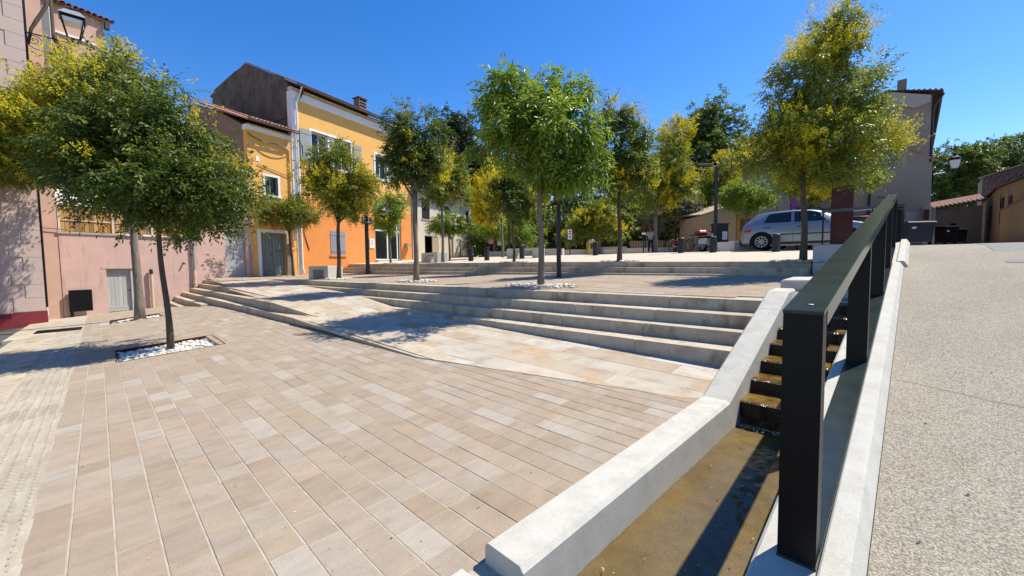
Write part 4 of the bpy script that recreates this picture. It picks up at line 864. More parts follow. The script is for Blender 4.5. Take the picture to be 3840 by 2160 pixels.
# pale slatted railing in front of it
f = thing('railing', 'railing of thin upright bars in front of the cream house', 'railing', P0, FROT)
bar = MB().box((-.014, -.014, 0), (.014, .014, 1.62)).build('bar', M['batten'], f)
bar.location = (22.3, -.5, 2.25)
for i in range(1, 20): inst('bar', bar, f, (22.3+.128*i, -.5, 2.25+.008*i))
for i in (0, 9, 19): bx('post', (22.26+.128*i, -.56, 2.0), (22.34+.128*i, -.52, 3.98), M['black_metal'], f)
for z in (2.42, 3.72): bx('rail', (22.3, -.54, z), (24.8, -.525, z+.03), M['black_metal'], f)
# black sign on a short post by the terrace wall
s = thing('sign_panel', 'black square panel on a short post against the pink terrace wall', 'sign', P0, FROT)
bx('panel', (-1.41, -.16, .08), (-.80, -.12, .88), M['black_metal'], s); bx('post', (-1.38, -.118, -.25), (-1.31, -.06, .86), M['black_metal'], s)

# ------------------------------------------------------------------ buildings on the right and behind
def wbox(name, pts, z0, z1, m, par):
    return MB().hexa([(x, y, z0) for x, y in pts], [(x, y, z1) for x, y in pts]).build(name, m, par)
h = thing('tall_house', 'tall taupe gabled house at the top of the road, dark gutter under its eave', 'house', (0, 0, 0))
bm_ = MB(); A, B_ = (.5, 33.3), (-5.6, 32.4)
def gable(x): return interp(x, [(-5.6, 9.9), (-1.5, 11.6), (.5, 11.0)])
prof = [(-5.6, 2), (.5, 2), (.5, 10.95), (-1.2, 11.55), (-5.6, 10.0)]
n = len(prof); vs = [(x, 33.3-(.5-x)*.15, z) for x, z in prof]+[(x, 58, z) for x, z in prof]
bm_.mesh(vs, [tuple(range(n)), tuple(reversed(range(n, 2*n)))]+[(i, n+i, n+(i+1) % n, (i+1) % n) for i in range(n)]); bm_.build('wall', M['taupe'], h)
b = MB(); b.hexa([(-1.25, 33.0, 11.60), (.86, 33.15, 11.02), (.86, 58.2, 11.02), (-1.25, 58.2, 11.60)], [(-1.25, 33.0, 11.66), (.86, 33.15, 11.08), (.86, 58.2, 11.08), (-1.25, 58.2, 11.66)]); rf = b.build('roof', M['bark_dark'], h)
b = MB(); b.hexa([(-5.9, 32.2, 9.9), (-1.25, 32.9, 11.56), (-1.25, 58.2, 11.56), (-5.9, 58.2, 9.9)], [(-5.9, 32.2, 10.02), (-1.25, 32.9, 11.68), (-1.25, 58.2, 11.68), (-5.9, 58.2, 10.02)]); b.build('roof', M['tile_dark'], h)
MB().box((-.95, 33.0, 11.5), (-.55, 33.4, 12.1)).build('chimney', M['grey_brown'], rf)
for i in range(9): MB().tube([(.84-.22*i, 32.98, 11.06+.058*i), (.84-.22*i, 34.2, 11.09+.058*i)], .06, 6).build('roof_tile', M['tile_dark'], rf)
MB().tube([(.88, 33.05, 10.98), (.88, 58, 10.93)], .065, 8).build('gutter', M['bark_dark'], h)
b = MB(); v_ = [(-1.2, 11.5), (.45, 10.93), (.45, 10.55), (-.2, 10.35), (-1.2, 10.9)]; b.mesh([(x, 33.27-(.5-x)*.15, z) for x, z in v_]+[(x, 33.20-(.5-x)*.15, z) for x, z in v_], [tuple(range(5)), tuple(reversed(range(5, 10)))]+[(i, 5+i, 5+(i+1) % 5, (i+1) % 5) for i in range(5)]); b.build('gable_band', M['pale_taupe'], h)
MB().tube([(.95, 33.3, 10.9), (.62, 33.2, 10.3), (.56, 33.4, 9.8), (.56, 33.4, 2.3)], .065, 8).build('downpipe', M['charcoal'], h, smooth=True)
h = thing('lean_to_house', 'lower pale taupe building with a sloping tiled verge in front of the tall house', 'house', (0, 0, 0))
def LT(x): return 29.9-(.57-x)*.30
b = MB(); prof = [(-7.5, 1.9), (.57, 1.9), (.57, 6.55), (-.25, 7.3), (-1.4, 7.0), (-7.5, 7.0)]; n = 6
vs = [(x, LT(x), z) for x, z in prof]+[(x, 32.2, z) for x, z in prof]; b.mesh(vs, [tuple(range(n)), tuple(reversed(range(n, 2*n)))]+[(i, n+i, n+(i+1) % n, (i+1) % n) for i in range(n)]); b.build('wall', M['taupe'], h)
b = MB(); b.hexa([(-.3, LT(-.3)-.06, 7.36), (.88, LT(.9)-.06, 6.55), (.88, LT(.9)+.16, 6.55), (-.3, LT(-.3)+.16, 7.36)], [(-.3, LT(-.3)-.06, 7.42), (.88, LT(.9)-.06, 6.61), (.88, LT(.9)+.16, 6.61), (-.3, LT(-.3)+.16, 7.42)]); b.build('roof', M['tile'], h)
b = MB(); b.hexa([(-6, LT(-6)-.06, 1.9), (.30, LT(.3)-.06, 1.9), (.30, LT(.3)-.005, 1.9), (-6, LT(-6)-.005, 1.9)], [(-6, LT(-6)-.06, 4.0), (.30, LT(.3)-.06, 4.14), (.30, LT(.3)-.005, 4.14), (-6, LT(-6)-.005, 4.0)]); b.build('base_band', M['pale_taupe'], h)
wbox('pier', [(.31, 28.9), (.62, 29.0), (.62, 29.8), (.31, 29.7)], 1.9, 4.3, M['beige'], h)
MB().box((.33, 28.80, 3.6), (.52, 28.89, 4.12)).build('red_plate', M['corten'], h)
MB().tube([(-1.75, LT(-1.75)-.1, 5.2), (-1.75, LT(-1.75)-.1, 2.2)], .05, 8).build('downpipe', M['charcoal'], h)
MB().tube([(.70, 29.3, 4.2), (.70, 29.3, 2.3)], .045, 8).build('downpipe', M['galv'], h)
t = thing('street_lantern', 'lantern on a bracket at the corner of the lean-to house, against the dark trees', 'wall lantern', (0, 0, 0))
MB().tube([(.58, 30.2, 6.0), (1.35, 30.6, 6.15)], .02, 6).build('bracket_arm', M['black_metal'], t); MB().tube([(.6, 30.2, 5.5), (.6, 30.2, 6.2)], .025, 6).build('bracket_plate', M['black_metal'], t)
b = MB(); b.lathe([(.05, 0), (.13, .03), (.20, .42)], 6, (1.38, 30.62, 6.25)); b.build('lamp_glass', M['white'], t); b = MB(); b.lathe([(.27, 0), (.22, .12), (.08, .22), (.04, .34)], 6, (1.38, 30.62, 6.67)); b.build('lantern_roof', M['black_metal'], t)
MB().lathe([(.03, 0), (.03, .12)], 6, (1.38, 30.62, 6.14)).build('stem', M['black_metal'], t)
# small dark shed beyond
h = thing('stone_shed', 'small dark shed with a tiled roof beyond the waste bins', 'shed', (0, 0, 0))
wbox('wall', [(.9, 43.5), (3.4, 43.9), (3.4, 48), (.9, 48)], 2, 5.45, M['grey_brown'], h); b = MB(); b.hexa([(.7, 43.2, 5.3), (3.6, 43.6, 5.75), (3.6, 48, 6.6), (.7, 48, 6.2)], [(.7, 43.2, 5.42), (3.6, 43.6, 5.87), (3.6, 48, 6.72), (.7, 48, 6.32)]); rf = b.build('roof', M['tile_dark'], h)
for i in range(13): MB().tube([(.75+.22*i, 43.15+.03*i, 5.44+.034*i), (.75+.22*i, 44.4, 5.66+.034*i)], .06, 6).build('roof_tile', M['grey_brown'], rf)
MB().box((1.9, 43.55, 3.9), (2.15, 43.7, 4.25)).build('window', M['dark'], h)
# stone houses on the right side of the road
M['rubble'] = mat('rubble stone', [(.15, .125, .11), (.21, .18, .155), (.25, .215, .19)], scale=7, rough=.95, bump=.5, bscale=50, per=.25)
M['rubble_bed'] = mat('rubble mortar', [(.17, .145, .125), (.22, .19, .165)], scale=9, rough=.95, bump=.5)
M['ochre_wall'] = render_wall('ochre weathered render', (.40, .28, .15), (.24, .16, .09), .56)
M['pale_wall'] = render_wall('pale weathered render', (.42, .37, .33), (.20, .17, .15), .56)
def stone_face(par, y0, y1, zb, zt, x):
    y = 0; z = zb; rest = MB(); cnt = 0
    while z < max(zt(y0), zt(y1)):
        hgt = rnd.uniform(.16, .30); y = y0+rnd.uniform(0, .3)
        while y < y1:
            l = rnd.uniform(.3, .8); top = min(z+hgt-.03, zt(y+l/2))
            if top-z > .06 and (y > 48.5 or z > 4.6):
                q = rnd.uniform(.01, .05); bb = rest
                if cnt < 300: bb = MB()
                bb.cham([(x, y, z), (x, y+l-.03, z), (x-q, y+l-.03, z), (x-q, y, z)], [(x, y, top), (x, y+l-.03, top-.01), (x-q, y+l-.03, top-rnd.uniform(0, .03)), (x-q, y, top)], .01)
                if cnt < 300: bb.build('stone', M['rubble'], par, recalc=False)
                cnt += 1
            y += l
        z += hgt
    if rest.v: tag(rest.build('stone_field', M['rubble'], par, recalc=False), kind='stuff')
h = thing('stone_house', 'rubble stone house with a pale end wall on the right side of the lane', 'house', (0, 0, 0))
MB().prism([(28, 1.5), (55.5, 1.5), (55.5, 8.85), (28, 5.87)], 0, 4.1, 9).build('wall', M['rubble_bed'], h)
b = MB(); b.hexa([(3.98, 27.7, 5.86), (9.3, 27.7, 5.86), (9.3, 56.0, 8.93), (3.98, 56.0, 8.93)], [(3.98, 27.7, 5.93), (9.3, 27.7, 5.93), (9.3, 56.0, 9.0), (3.98, 56.0, 9.0)]); b.build('roof', M['pale_taupe'], h)
stone_face(h, 28.5, 52, 2.6, lambda y: 5.80+.1085*(y-28), 4.1)
wbox('pale_wall', [(3.97, 52.1), (4.09, 52.1), (4.09, 55.5), (3.97, 55.5)], 2, 8.45, M['pale_wall'], h)
h = thing('ochre_house', 'ochre rendered house with a low sloping eave on the right edge of the lane', 'house', (0, 0, 0))
b = MB(); pr_ = [(24, 1.8), (49, 2.2), (49, 6.1), (42, 6.3), (24, 5.1)]; b.prism(pr_, 0, 3.86, 4.05); b.build('wall', M['ochre_wall'], h)
b = MB(); b.hexa([(3.72, 23, 5.03), (4.05, 23, 5.1), (4.05, 42, 6.37), (3.72, 42, 6.30)], [(3.72, 23, 5.10), (4.05, 23, 5.18), (4.05, 42, 6.44), (3.72, 42, 6.37)]); rf = b.build('roof', M['tile_dark'], h)
b = MB(); b.hexa([(3.72, 42.05, 6.30), (4.05, 42.05, 6.37), (4.05, 49.2, 6.17), (3.72, 49.2, 6.1)], [(3.72, 42.05, 6.37), (4.05, 42.05, 6.44), (4.05, 49.2, 6.24), (3.72, 49.2, 6.17)]); b.build('roof', M['tile_dark'], h)
for y, z0, z1 in ((36.4, 3.9, 5.2), (39.2, 3.8, 5.4), (44.5, 3.9, 5.4)):
    w_ = bx('window', (3.83, y, z0), (3.8595, y+.9, z1), M['dark'], h); bx('shutter', (3.80, y-.5, z0), (3.829, y-.02, z1), M['corten'], w_)
for y in (40, 36.8): MB().tube([(3.8, y, 5.8), (3.8, y, 2.4)], .03, 6).build('downpipe', M['galv'], h)
h = thing('lean_to', 'low ochre lean-to with a pale coping nearest on the right side of the lane', 'wall', (0, 0, 0))
wbox('wall', [(3.62, 22), (3.855, 22), (3.855, 37.6), (3.62, 37.6)], 1.7, 4.45, M['ochre_wall'], h); b = MB(); b.hexa([(3.56, 22, 4.455), (3.858, 22, 4.455), (3.858, 37.8, 4.455), (3.56, 37.8, 4.455)], [(3.56, 22, 4.50), (3.858, 22, 4.6), (3.858, 37.8, 4.6), (3.56, 37.8, 4.50)]); b.build('coping', M['tile'], h)
# low beige building behind the cars
ua = Vector((.69, .724, 0)).normalized(); ub = Vector((-ua.y, ua.x, 0)); O_ = Vector((-8.0, 24.9, 0))
h = thing('beige_outbuilding', 'low beige outbuilding with an ochre louvred door behind the parked cars', 'outbuilding', (-8.0, 24.9, 0), atan2(ua.y, ua.x))
b = MB(); b.prism([(-.9, 1.9), (3.42, 1.9), (3.42, 5.62), (2.3, 5.35), (-.9, 4.35)], 1, 0, 3); b.build('wall', M['beige'], h)
b = MB(); b.hexa([(-1, -.06, 4.34), (2.3, -.06, 5.34), (2.3, 3, 5.5), (-1, 3, 4.6)], [(-1, -.06, 4.39), (2.3, -.06, 5.39), (2.3, 3, 5.58), (-1, 3, 4.68)]); rf = b.build('roof', M['beige'], h)
bx('pier', (3.43, -.12, 1.9), (4.1, 2, 5.75), M['beige'], h)
dr = bx('louvred_door', (1.12, -.06, 1.9), (2.1, -.003, 4.27), M['ochre_door'], h); b = MB(); b.box((1.06, -.075, 1.9), (1.119, -.001, 4.33)); b.box((2.101, -.075, 1.9), (2.16, -.001, 4.33)); b.box((1.119, -.075, 4.272), (2.101, -.001, 4.33)); b.build('door_frame', M['ochre_door'], h)
for i in range(12): b = MB(); b.hexa([(1.25, -.09, 3.4+.06*i), (1.95, -.09, 3.4+.06*i), (1.95, -.061, 3.43+.06*i), (1.25, -.061, 3.43+.06*i)], [(1.25, -.09, 3.415+.06*i), (1.95, -.09, 3.415+.06*i), (1.95, -.061, 3.445+.06*i), (1.25, -.061, 3.445+.06*i)]); b.build('louvre', M['bark_dark'], dr)
# buildings glimpsed between the trees
h = thing('lilac_house', 'plain lilac grey house wall glimpsed between the tree trunks', 'house', (-21.5, 27.3, 2.2), radians(45))
bx('wall', (0, 0, 0), (2.0, 6, 3.6), M['pale_taupe'], h); bx('roof', (-.2, -.2, 3.605), (2.2, 6, 3.75), M['tile'], h); bx('window', (.3, -.02, 2.2), (.7, -.001, 2.9), M['dark'], h)
h = thing('pink_roofed_house', 'small house with a pinkish tiled roof behind the park fence', 'house', (-12.9, 36.2, 2.3), radians(45))
bx('wall', (-2, 0, 0), (3.4, 5, 2.9), M['pale_taupe'], h); b = MB(); b.hexa([(-2.2, -.3, 2.9), (3.7, -.3, 2.9), (2.4, 5, 5.2), (-2.2, 5, 5.2)], [(-2.2, -.3, 3.0), (3.7, -.3, 3.0), (2.4, 5, 5.3), (-2.2, 5, 5.3)]); rf = b.build('roof', M['tile'], h)
for i in range(24): MB().tube([(-2.1+.24*i, -.36, 3.03), (-2.1+.24*i, 2.2, 4.12)], .075, 6).build('roof_tile', M['tile'], rf)
window(h, 1.9, 2.9, 1.4, 2.5, -.07, M['white'], 1)
h = thing('garden_wall', 'low beige garden wall behind the standing man', 'wall', (-16.2, 27.4, 2.1), radians(45)); bx('wall', (1.3, 0, 0), (5.4, .3, 1.15), M['beige'], h); bx('coping', (1.25, -.04, 1.152), (5.45, .34, 1.24), M['pale_taupe'], h)
# park fence on a pale low wall
FA, FB = Vector((-22.6, 19.8, 0)), Vector((-8.9, 33.5, 0)); fd = (FB-FA); FL = fd.length
t = thing('park_fence', 'black upright bar fence on a pale low wall along the back of the square', 'fence', (FA.x, FA.y, 0), radians(45))
for i in range(int(FL/1.5)):
    a = 1.5*i; p = FA+fd*(a/FL); z = T2(p.x, p.y)
    bx('wall_block', (a+.01, 0, z-.4), (a+1.49, .28, z+.42), M['bench'], t)
    bx('post', (a-.03, .11, z+.3), (a+.03, .17, z+1.75), M['black_metal'], t)
    b = MB()
    for k in range(1, 12): b.box((a+.125*k-.011, .13, z+.44), (a+.125*k+.011, .15, z+1.62))
    b.box((a+.03, .125, z+.5), (a+1.47, .155, z+.53)); b.box((a+.03, .125, z+1.5), (a+1.47, .155, z+1.53)); tag(b.build('bars', M['black_metal'], t), kind='stuff')
for i, (a, zz, c, lab) in enumerate(((.45, 1.2, (.62, .25, .30), 'pink poster hung on the left end of the park fence'), (1.1, 1.05, (.62, .62, .66), 'white poster hung beside the pink one on the park fence'), (2.9, .95, (.30, .26, .62), 'violet poster hung on the park fence'))):
    p = FA+fd*(a/FL)-Vector((-.707, .707, 0))*.06; o = MB().box((-.18, -.01, 0), (.18, .005, .5)).build('poster', paint('poster paper %d' % i, c, .8), loc=(p.x, p.y, T2(p.x, p.y)+zz-.2)); o.rotation_euler.z = radians(45); tag(o, lab, 'poster')

# ------------------------------------------------------------------ street furniture
def bench():
    t = thing('stone_bench', '', 'bench', (0, 0, 0), 0, 'pale stone benches on the square')
    MB().cham([(-.95, -.28, .34), (.95, -.28, .34), (.95, .28, .34), (-.95, .28, .34)], [(-.95, -.28, .48), (.95, -.28, .48), (.95, .28, .48), (-.95, .28, .48)], .012).build('seat', M['bench'], t)
    for s in (-1, 1): x0, x1 = sorted((.55*s, .95*s)); MB().hexa([(x0, -.28, -.12), (x1, -.28, -.12), (x1, .28, -.12), (x0, .28, -.12)], [(x0, -.28, .339), (x1, -.28, .339), (x1, .28, .339), (x0, .28, .339)]).build('leg', M['bench'], t)
    return t
BN = [(-18.45, 6.75, T1, 24, 'pale stone bench on the terrace beside the slim forked tree'), (-17.6, 11.9, T2, -8, 'pale stone bench on the gravel in front of the shop'), (-13.9, 14.9, T2, 12, 'pale stone bench behind a dark bollard in the middle of the square'), (-18.6, 22.6, T2, 25, 'short pale bench far back near the bending gardener'), (-14.5, 24.2, T2, 30, 'pale bench beside the standing man')]
b0 = bench()
for i, (x, y, zf, rz, lab) in enumerate(BN): o = b0 if i == 0 else copy_tree(b0); o.location = (x, y, zf(x, y)+.01); o.rotation_euler.z = radians(rz); o['label'] = lab; o.scale = (.58, 1.5, 1.12) if i == 0 else (1, 1, 1)
def bollard():
    t = thing('bollard', '', 'bollard', (0, 0, 0), 0, 'dark bollards on the square')
    MB().lathe([(.125, -.1), (.125, .545), (.121, .56)], 18).build('post', M['charcoal'], t, smooth=True); MB().lathe([(.112, .56), (.112, .575), (.13, .577), (.13, .61), (.115, .622)], 18).build('cap', M['charcoal'], t, smooth=True); return t
BL = [(-15.2, 12.4, 'dark bollard in front of the pale slatted railing'), (-14.6, 12.9, 'dark bollard at the left end of the park fence'), (-13.3, 14.0, 'dark bollard in front of the stone bench in mid square'), (-10.6, 16.2, 'dark bollard beside the bending gardener'), (-6.95, 17.1, 'dark bollard between the bicycles and the scooter'), (-5.62, 16.95, 'dark bollard in front of the low white block'), (-3.42, 16.65, 'dark bollard in front of the silver car doors')]
b0 = bollard()
for i, (x, y, lab) in enumerate(BL): o = b0 if i == 0 else copy_tree(b0); o.location = (x, y, T2(x, y)); o['label'] = lab; o.scale = (1, 1, 1.0)
def lamp_post(x, y, zf, hgt, lab, head=True, wd=.06):
    t = thing('lamp_post', lab, 'lamp post', (x, y, zf(x, y)), radians(45), 'slim dark lamp posts')
    MB().cham([(-wd, -wd, -.1), (wd, -wd, -.1), (wd, wd, -.1), (-wd, wd, -.1)], [(-wd*.8, -wd*.8, hgt), (wd*.8, -wd*.8, hgt), (wd*.8, wd*.8, hgt), (-wd*.8, wd*.8, hgt)], .01).build('column', M['charcoal'], t); bx('base_plate', (-.13, -.13, -.02), (.13, .13, .012), M['charcoal'], t)
    MB().tube([(0, 0, hgt-.08), (-.25, 0, hgt+.02)], .03, 6).build('arm', M['charcoal'], t); MB().cham([(-.8, -.13, hgt-.02), (-.2, -.13, hgt-.02), (-.2, .13, hgt-.02), (-.8, .13, hgt-.02)], [(-.75, -.1, hgt+.09), (-.2, -.1, hgt+.09), (-.2, .1, hgt+.09), (-.75, .1, hgt+.09)], .02).build('lamp_head', M['charcoal'], t)
lamp_post(-7.06, 8.94, T1, 3.5, 'dark lamp post in front of the upper steps right of the central tree')
lamp_post(-20.9, 9.85, T1, 5.2, 'dark lamp post in front of the orange house beside the street plaque', wd=.085)
lamp_post(-5.95, 18.2, T2, 3.6, 'dark lamp post beside the parked scooter')
lamp_post(-16.2, 16.0, T2, 4.4, 'slim dark lamp post behind the yellow blossoming trees')
# electric cabinet, poster, low blocks, no parking sign
t = thing('electric_cabinet', 'dark green electric cabinet beside the ochre door', 'cabinet', (-7.1, 22.8, 0), radians(45)); zc = T2(-7.1, 22.8)
bx('body', (-.42, 0, zc+.02), (.30, .35, zc+1.42), paint('dark green steel', (.022, .027, .02), .55), t); bx('roof', (-.46, -.04, zc+1.421), (.34, .39, zc+1.48), M['charcoal'], t); bx('plinth', (-.42, .0, zc-.3), (.3, .35, zc+.018), M['bench'], t); bx('door_seam', (-.065, -.006, zc+.1), (-.055, -.0005, zc+1.38), M['dark'], t)
p = MB().box((-.02, -.012, zc+.62), (.24, -.008, zc+1.05)).build('poster', M['white'], loc=(-7.1, 22.8, 0)); p.rotation_euler.z = radians(45); tag(p, 'white paper notice stuck on the dark electric cabinet', 'notice')
for i in range(5): bx('print_line', (.02, -.0145, zc+.94-.05*i), (.2-.02*(i % 3), -.0125, zc+.955-.05*i), M['grey_metal'], p)
for x, y, wd, lab in ((-6.05, 20.1, .44, 'low white concrete block left of the dark bollard near the lamp post'), (-5.1, 18.9, .46, 'low white concrete block behind the tail of the silver car')):
    z = T2(x, y); m = MB(); m.cham([(-wd, -.2, -.3), (wd, -.2, -.3), (wd, .2, -.3), (-wd, .2, -.3)], [(-wd, -.2, .42), (wd, -.2, .42), (wd, .2, .42), (-wd, .2, .42)], .012); o = m.build('concrete_block', M['bench'], loc=(x, y, z)); o.rotation_euler.z = radians(45); tag(o, lab, 'block')
M['red'] = paint('red enamel', (.50, .015, .02), .4); M['sign_blue'] = paint('sign blue enamel', (.03, .045, .36), .4)
t = thing('parking_sign', 'round blue and red no parking sign above the roof of the silver car', 'road sign', (-3.85, 21.9, 0), radians(83)); z = 4.22
MB().tube([(0, .03, 2.0), (0, .03, z+.3)], .03, 8).build('pole', M['galv'], t)
d = MB().tube([(0, -.01, z), (0, .0, z)], .33, 28).build('disc', M['red'], t); MB().tube([(0, -.016, z), (0, -.0105, z)], .27, 28).build('blue_field', M['sign_blue'], d); b = MB(); b.mesh([(-.21, -.019, z+.16), (-.16, -.019, z+.21), (.21, -.019, z-.16), (.16, -.019, z-.21)], [(0, 1, 2, 3)]); b.build('red_bar', M['red'], d, recalc=False)
bx('support_plate', (-.2, -.012, z-.62), (.2, .0, z-.38), M['galv'], t)
for x, y, zz, lab, mm in ((-13.35, 17.9, 1.1, 'narrow white information panel with red marks behind the mid square bench', M['white']), (-9.9, 19.6, 1.2, 'small brown information panel on a post right of the bollard', M['corten'])):
    z = T2(x, y); t = thing('information_panel', lab, 'sign', (x, y, z), radians(45)); MB().tube([(0, .03, -.1), (0, .03, zz+.35)], .03, 6).build('pole', M['charcoal'], t); pl = bx('plate', (-.11, -.01, zz-.25), (.11, .0, zz+.3), mm, t)
    if mm is M['white']:
        for q in (-.1, .08, .22): MB().tube([(0, -.014, zz+q-.02), (0, -.011, zz+q-.02)], .055, 14).build('red_mark', M['red'], pl)
    else: bx('white_strip', (-.1, -.014, zz-.24), (.1, -.0105, zz-.14), M['white'], pl)
# waste bins
def bin_(x, y, rz, sx, sz, lab, m):
    t = thing('waste_bin', lab, 'waste bin', (x, y, ROAD(y)), radians(rz)); a = sx/2
    MB().hexa([(-a*.9, -.33, .12), (a*.9, -.33, .12), (a*.9, .33, .12), (-a*.9, .33, .12)], [(-a, -.4, sz), (a, -.4, sz), (a, .4, sz), (-a, .4, sz)]).build('body', m, t)
    MB().cham([(-a-.03, -.44, sz+.003), (a+.03, -.44, sz+.003), (a+.03, .44, sz+.003), (-a-.03, .44, sz+.003)], [(-a-.03, -.42, sz+.05), (a+.03, -.42, sz+.05), (a+.03, .44, sz+.1), (-a-.03, .44, sz+.1)], .03).build('lid', m, t)
    for s in (-1, 1): MB().tube([(s*a*.8-.03, -.3, .06), (s*a*.8+.03, -.3, .06)], .07, 10).build('wheel', M['dark'], t)
    bx('label', (-a*.7, -.405, sz*.72), (-a*.4, -.385, sz*.8), M['white'], t)
BK = paint('dark grey plastic', (.030, .033, .042), .45)
bin_(-.02, 24.4, 40, 1.05, .95, 'large dark wheeled waste bin in front of the lean-to house', BK); bin_(1.3, 33.2, 30, .62, .95, 'black wheeled bin in the passage beyond the house corner', M['dark']); bin_(1.75, 34.2, 20, .55, .8, 'smaller black bin beside the passage bin', M['dark'])

# ------------------------------------------------------------------ cars
def car(paintm, lab, loc, rz, name='parked_car'):
    """five door hatchback; x forward, origin on the ground under the rear axle"""
    t = thing(name, lab, 'car', loc, rz, 'cars parked behind the square')
    # x, underside z, bumper/belt z, half width, roof z, roof half width
    S = [(-.72, .40, .55, .64, .58, .60), (-.70, .30, .64, .76, .68, .70), (-.64, .22, .90, .81, .94, .73), (-.56, .20, .98, .83, 1.03, .72), (-.44, .20, 1.0, .85, 1.16, .66), (-.28, .20, 1.0, .865, 1.30, .60), (-.14, .20, .995, .875, 1.40, .575), (.05, .20, .99, .877, 1.43, .585), (.4, .20, .98, .88, 1.46, .595), (1.0, .20, .965, .88, 1.48, .60), (1.5, .20, .955, .88, 1.455, .59), (1.75, .20, .95, .878, 1.40, .58), (2.15, .20, .945, .875, 1.20, .62), (2.52, .20, .93, .87, .985, .70), (2.75, .20, .88, .86, .935, .70), (3.05, .20, .82, .845, .86, .66), (3.30, .22, .72, .80, .765, .60), (3.42, .26, .62, .70, .65, .52), (3.46, .36, .52, .56, .54, .44)]
    b = MB(); R_ = []
    for x, zu, zb, wd, zr, wr in S:
        zm = zu+(zb-zu)*.5; half = [(0, zu), (wd*.90, zu), (wd*.975, zu+.08), (wd, zm), (wd*.985, zb-.08), (wd*.93, zb), (wr+.035, zr-.05), (wr-.03, zr-.01), (0, zr+.012)]
        R_.append([(x, y, z) for y, z in half]+[(x, -y, z) for y, z in half[-2:0:-1]])
    k = len(R_[0])
    for A, B_ in zip(R_, R_[1:]):
        for i in range(k): b.poly([A[i], B_[i], B_[(i+1) % k], A[(i+1) % k]])
    b.poly(R_[0]); b.poly(list(reversed(R_[-1])))
    import bmesh
    me = bpy.data.meshes.new('body'); me.from_pydata(b.v, [], b.f); bm = bmesh.new(); bm.from_mesh(me); bmesh.ops.remove_doubles(bm, verts=bm.verts, dist=.0005); bmesh.ops.recalc_face_normals(bm, faces=bm.faces); bm.to_mesh(me); bm.free()
    me.materials.append(paintm); me.polygons.foreach_set("use_smooth", [True]*len(me.polygons)); me.set_sharp_from_angle(angle=radians(32)); body = bpy.data.objects.new('body', me); LINK(body); body.parent = t
    def sec(x):
        for A, B_ in zip(S, S[1:]):
            if A[0] <= x <= B_[0]: f = (x-A[0])/(B_[0]-A[0]); return [p+(q-p)*f for p, q in zip(A, B_)]
        return S[-1]
    def side(x, z, s, off=.006):
        _, zu, zb, wd, zr, wr = sec(x); f = min(1, max(0, (z-zb)/max(.05, zr-.05-zb))); zm = zu+(zb-zu)*.5
        if z >= zb: y = wd*.93+(wr+.035-wd*.93)*f
        elif z > zm: y = wd+(wd*.93-wd)*((z-zm)/(zb-zm))**2
        else: y = wd
        return (x, s*(y+off), z)
    def panel(name, pts, m, s, off=.007):
        q = MB(); P = []
        n = len(pts)
        for i in range(n):   # resample edges so that the panel hugs the body
            a, c = pts[i], pts[(i+1) % n]
            for j in range(4): f = j/4; P.append((a[0]+(c[0]-a[0])*f, a[1]+(c[1]-a[1])*f))
        cx = sum(p[0] for p in P)/len(P); cz = sum(p[1] for p in P)/len(P)
        for i in range(len(P)): q.poly([side(*P[i], s, off), side(*P[(i+1) % len(P)], s, off), side(cx, cz, s, off)])
        return q.build(name, m, t, recalc=False)
    for s in (-1, 1):
        panel('side_window', [(.06, 1.03), (.92, 1.015), (.92, 1.39), (.5, 1.375), (.22, 1.335)], M['glass'], s)
        panel('side_window', [(1.02, 1.012), (2.12, 1.0), (2.05, 1.10), (1.72, 1.33), (1.45, 1.385), (1.02, 1.395)], M['glass'], s)
        for x in (.98, 2.1): panel('door_seam', [(x, .30), (x+.012, .30), (x+.012, .97), (x, .97)], M['dark'], s, .004)
        panel('door_seam', [(.02, .32), (.032, .32), (-.15, .93), (-.162, .93)], M['dark'], s, .004)
        panel('sill', [(.4, .215), (2.2, .215), (2.2, .29), (.4, .29)], M['charcoal'], s, .004)
        q = MB(); a, c = side(.28, .565, s), side(2.15, .565, s); q.box((.28, min(a[1], a[1]+.025*s), .545), (2.15, max(a[1], a[1]+.025*s), .585)); q.build('rub_strip', M['charcoal'], t)
        for x in (.05, 1.12): a = side(x, .84, s); q = MB(); q.box((x, min(a[1], a[1]+.03*s), .825), (x+.24, max(a[1], a[1]+.03*s), .855)); q.build('door_handle', M['charcoal'], t)
        a = side(2.02, 1.02, s); q = MB(); q.cham([(1.93, a[1]+.02*s-.07, .99), (2.03, a[1]+.02*s-.07, .99), (2.03, a[1]+.02*s+.07, .99), (1.93, a[1]+.02*s+.07, .99)], [(1.93, a[1]+.02*s-.07, 1.08), (2.02, a[1]+.02*s-.07, 1.08), (2.02, a[1]+.02*s+.07, 1.08), (1.93, a[1]+.02*s+.07, 1.08)], .03); q.build('wing_mirror', paintm, t)
        panel('tail_lamp', [(-.60, .70), (-.33, .71), (-.38, .975), (-.49, .99)], M['red'], s, .01)
        panel('headlamp', [(2.98, .62), (3.32, .56), (3.28, .68), (3.0, .76)], M['white'], s, .01)
        for x in (0, 2.578):
            a = side(x, .4, s, 0)[1]; arch = MB(); n = 20; vs = [(x, a+.008*s, .31)]+[(x+.385*cos(-.35+(pi+.7)*i/n), a+.008*s, .315+.385*sin(-.35+(pi+.7)*i/n)) for i in range(n+1)]
            arch.mesh(vs, [(0, i, i+1) for i in range(1, n+1)]); arch.build('wheel_arch', M['dark'], t, recalc=False)
            yo = a+.012*s; wh = MB(); wh.tube([(x, yo-.19*s, .315), (x, yo-.02*s, .315), (x, yo+.004*s, .315)], [.315, .315, .295], 26); wheel = wh.build('wheel', M['dark'], t, smooth=True)
            rm = MB(); n = 26
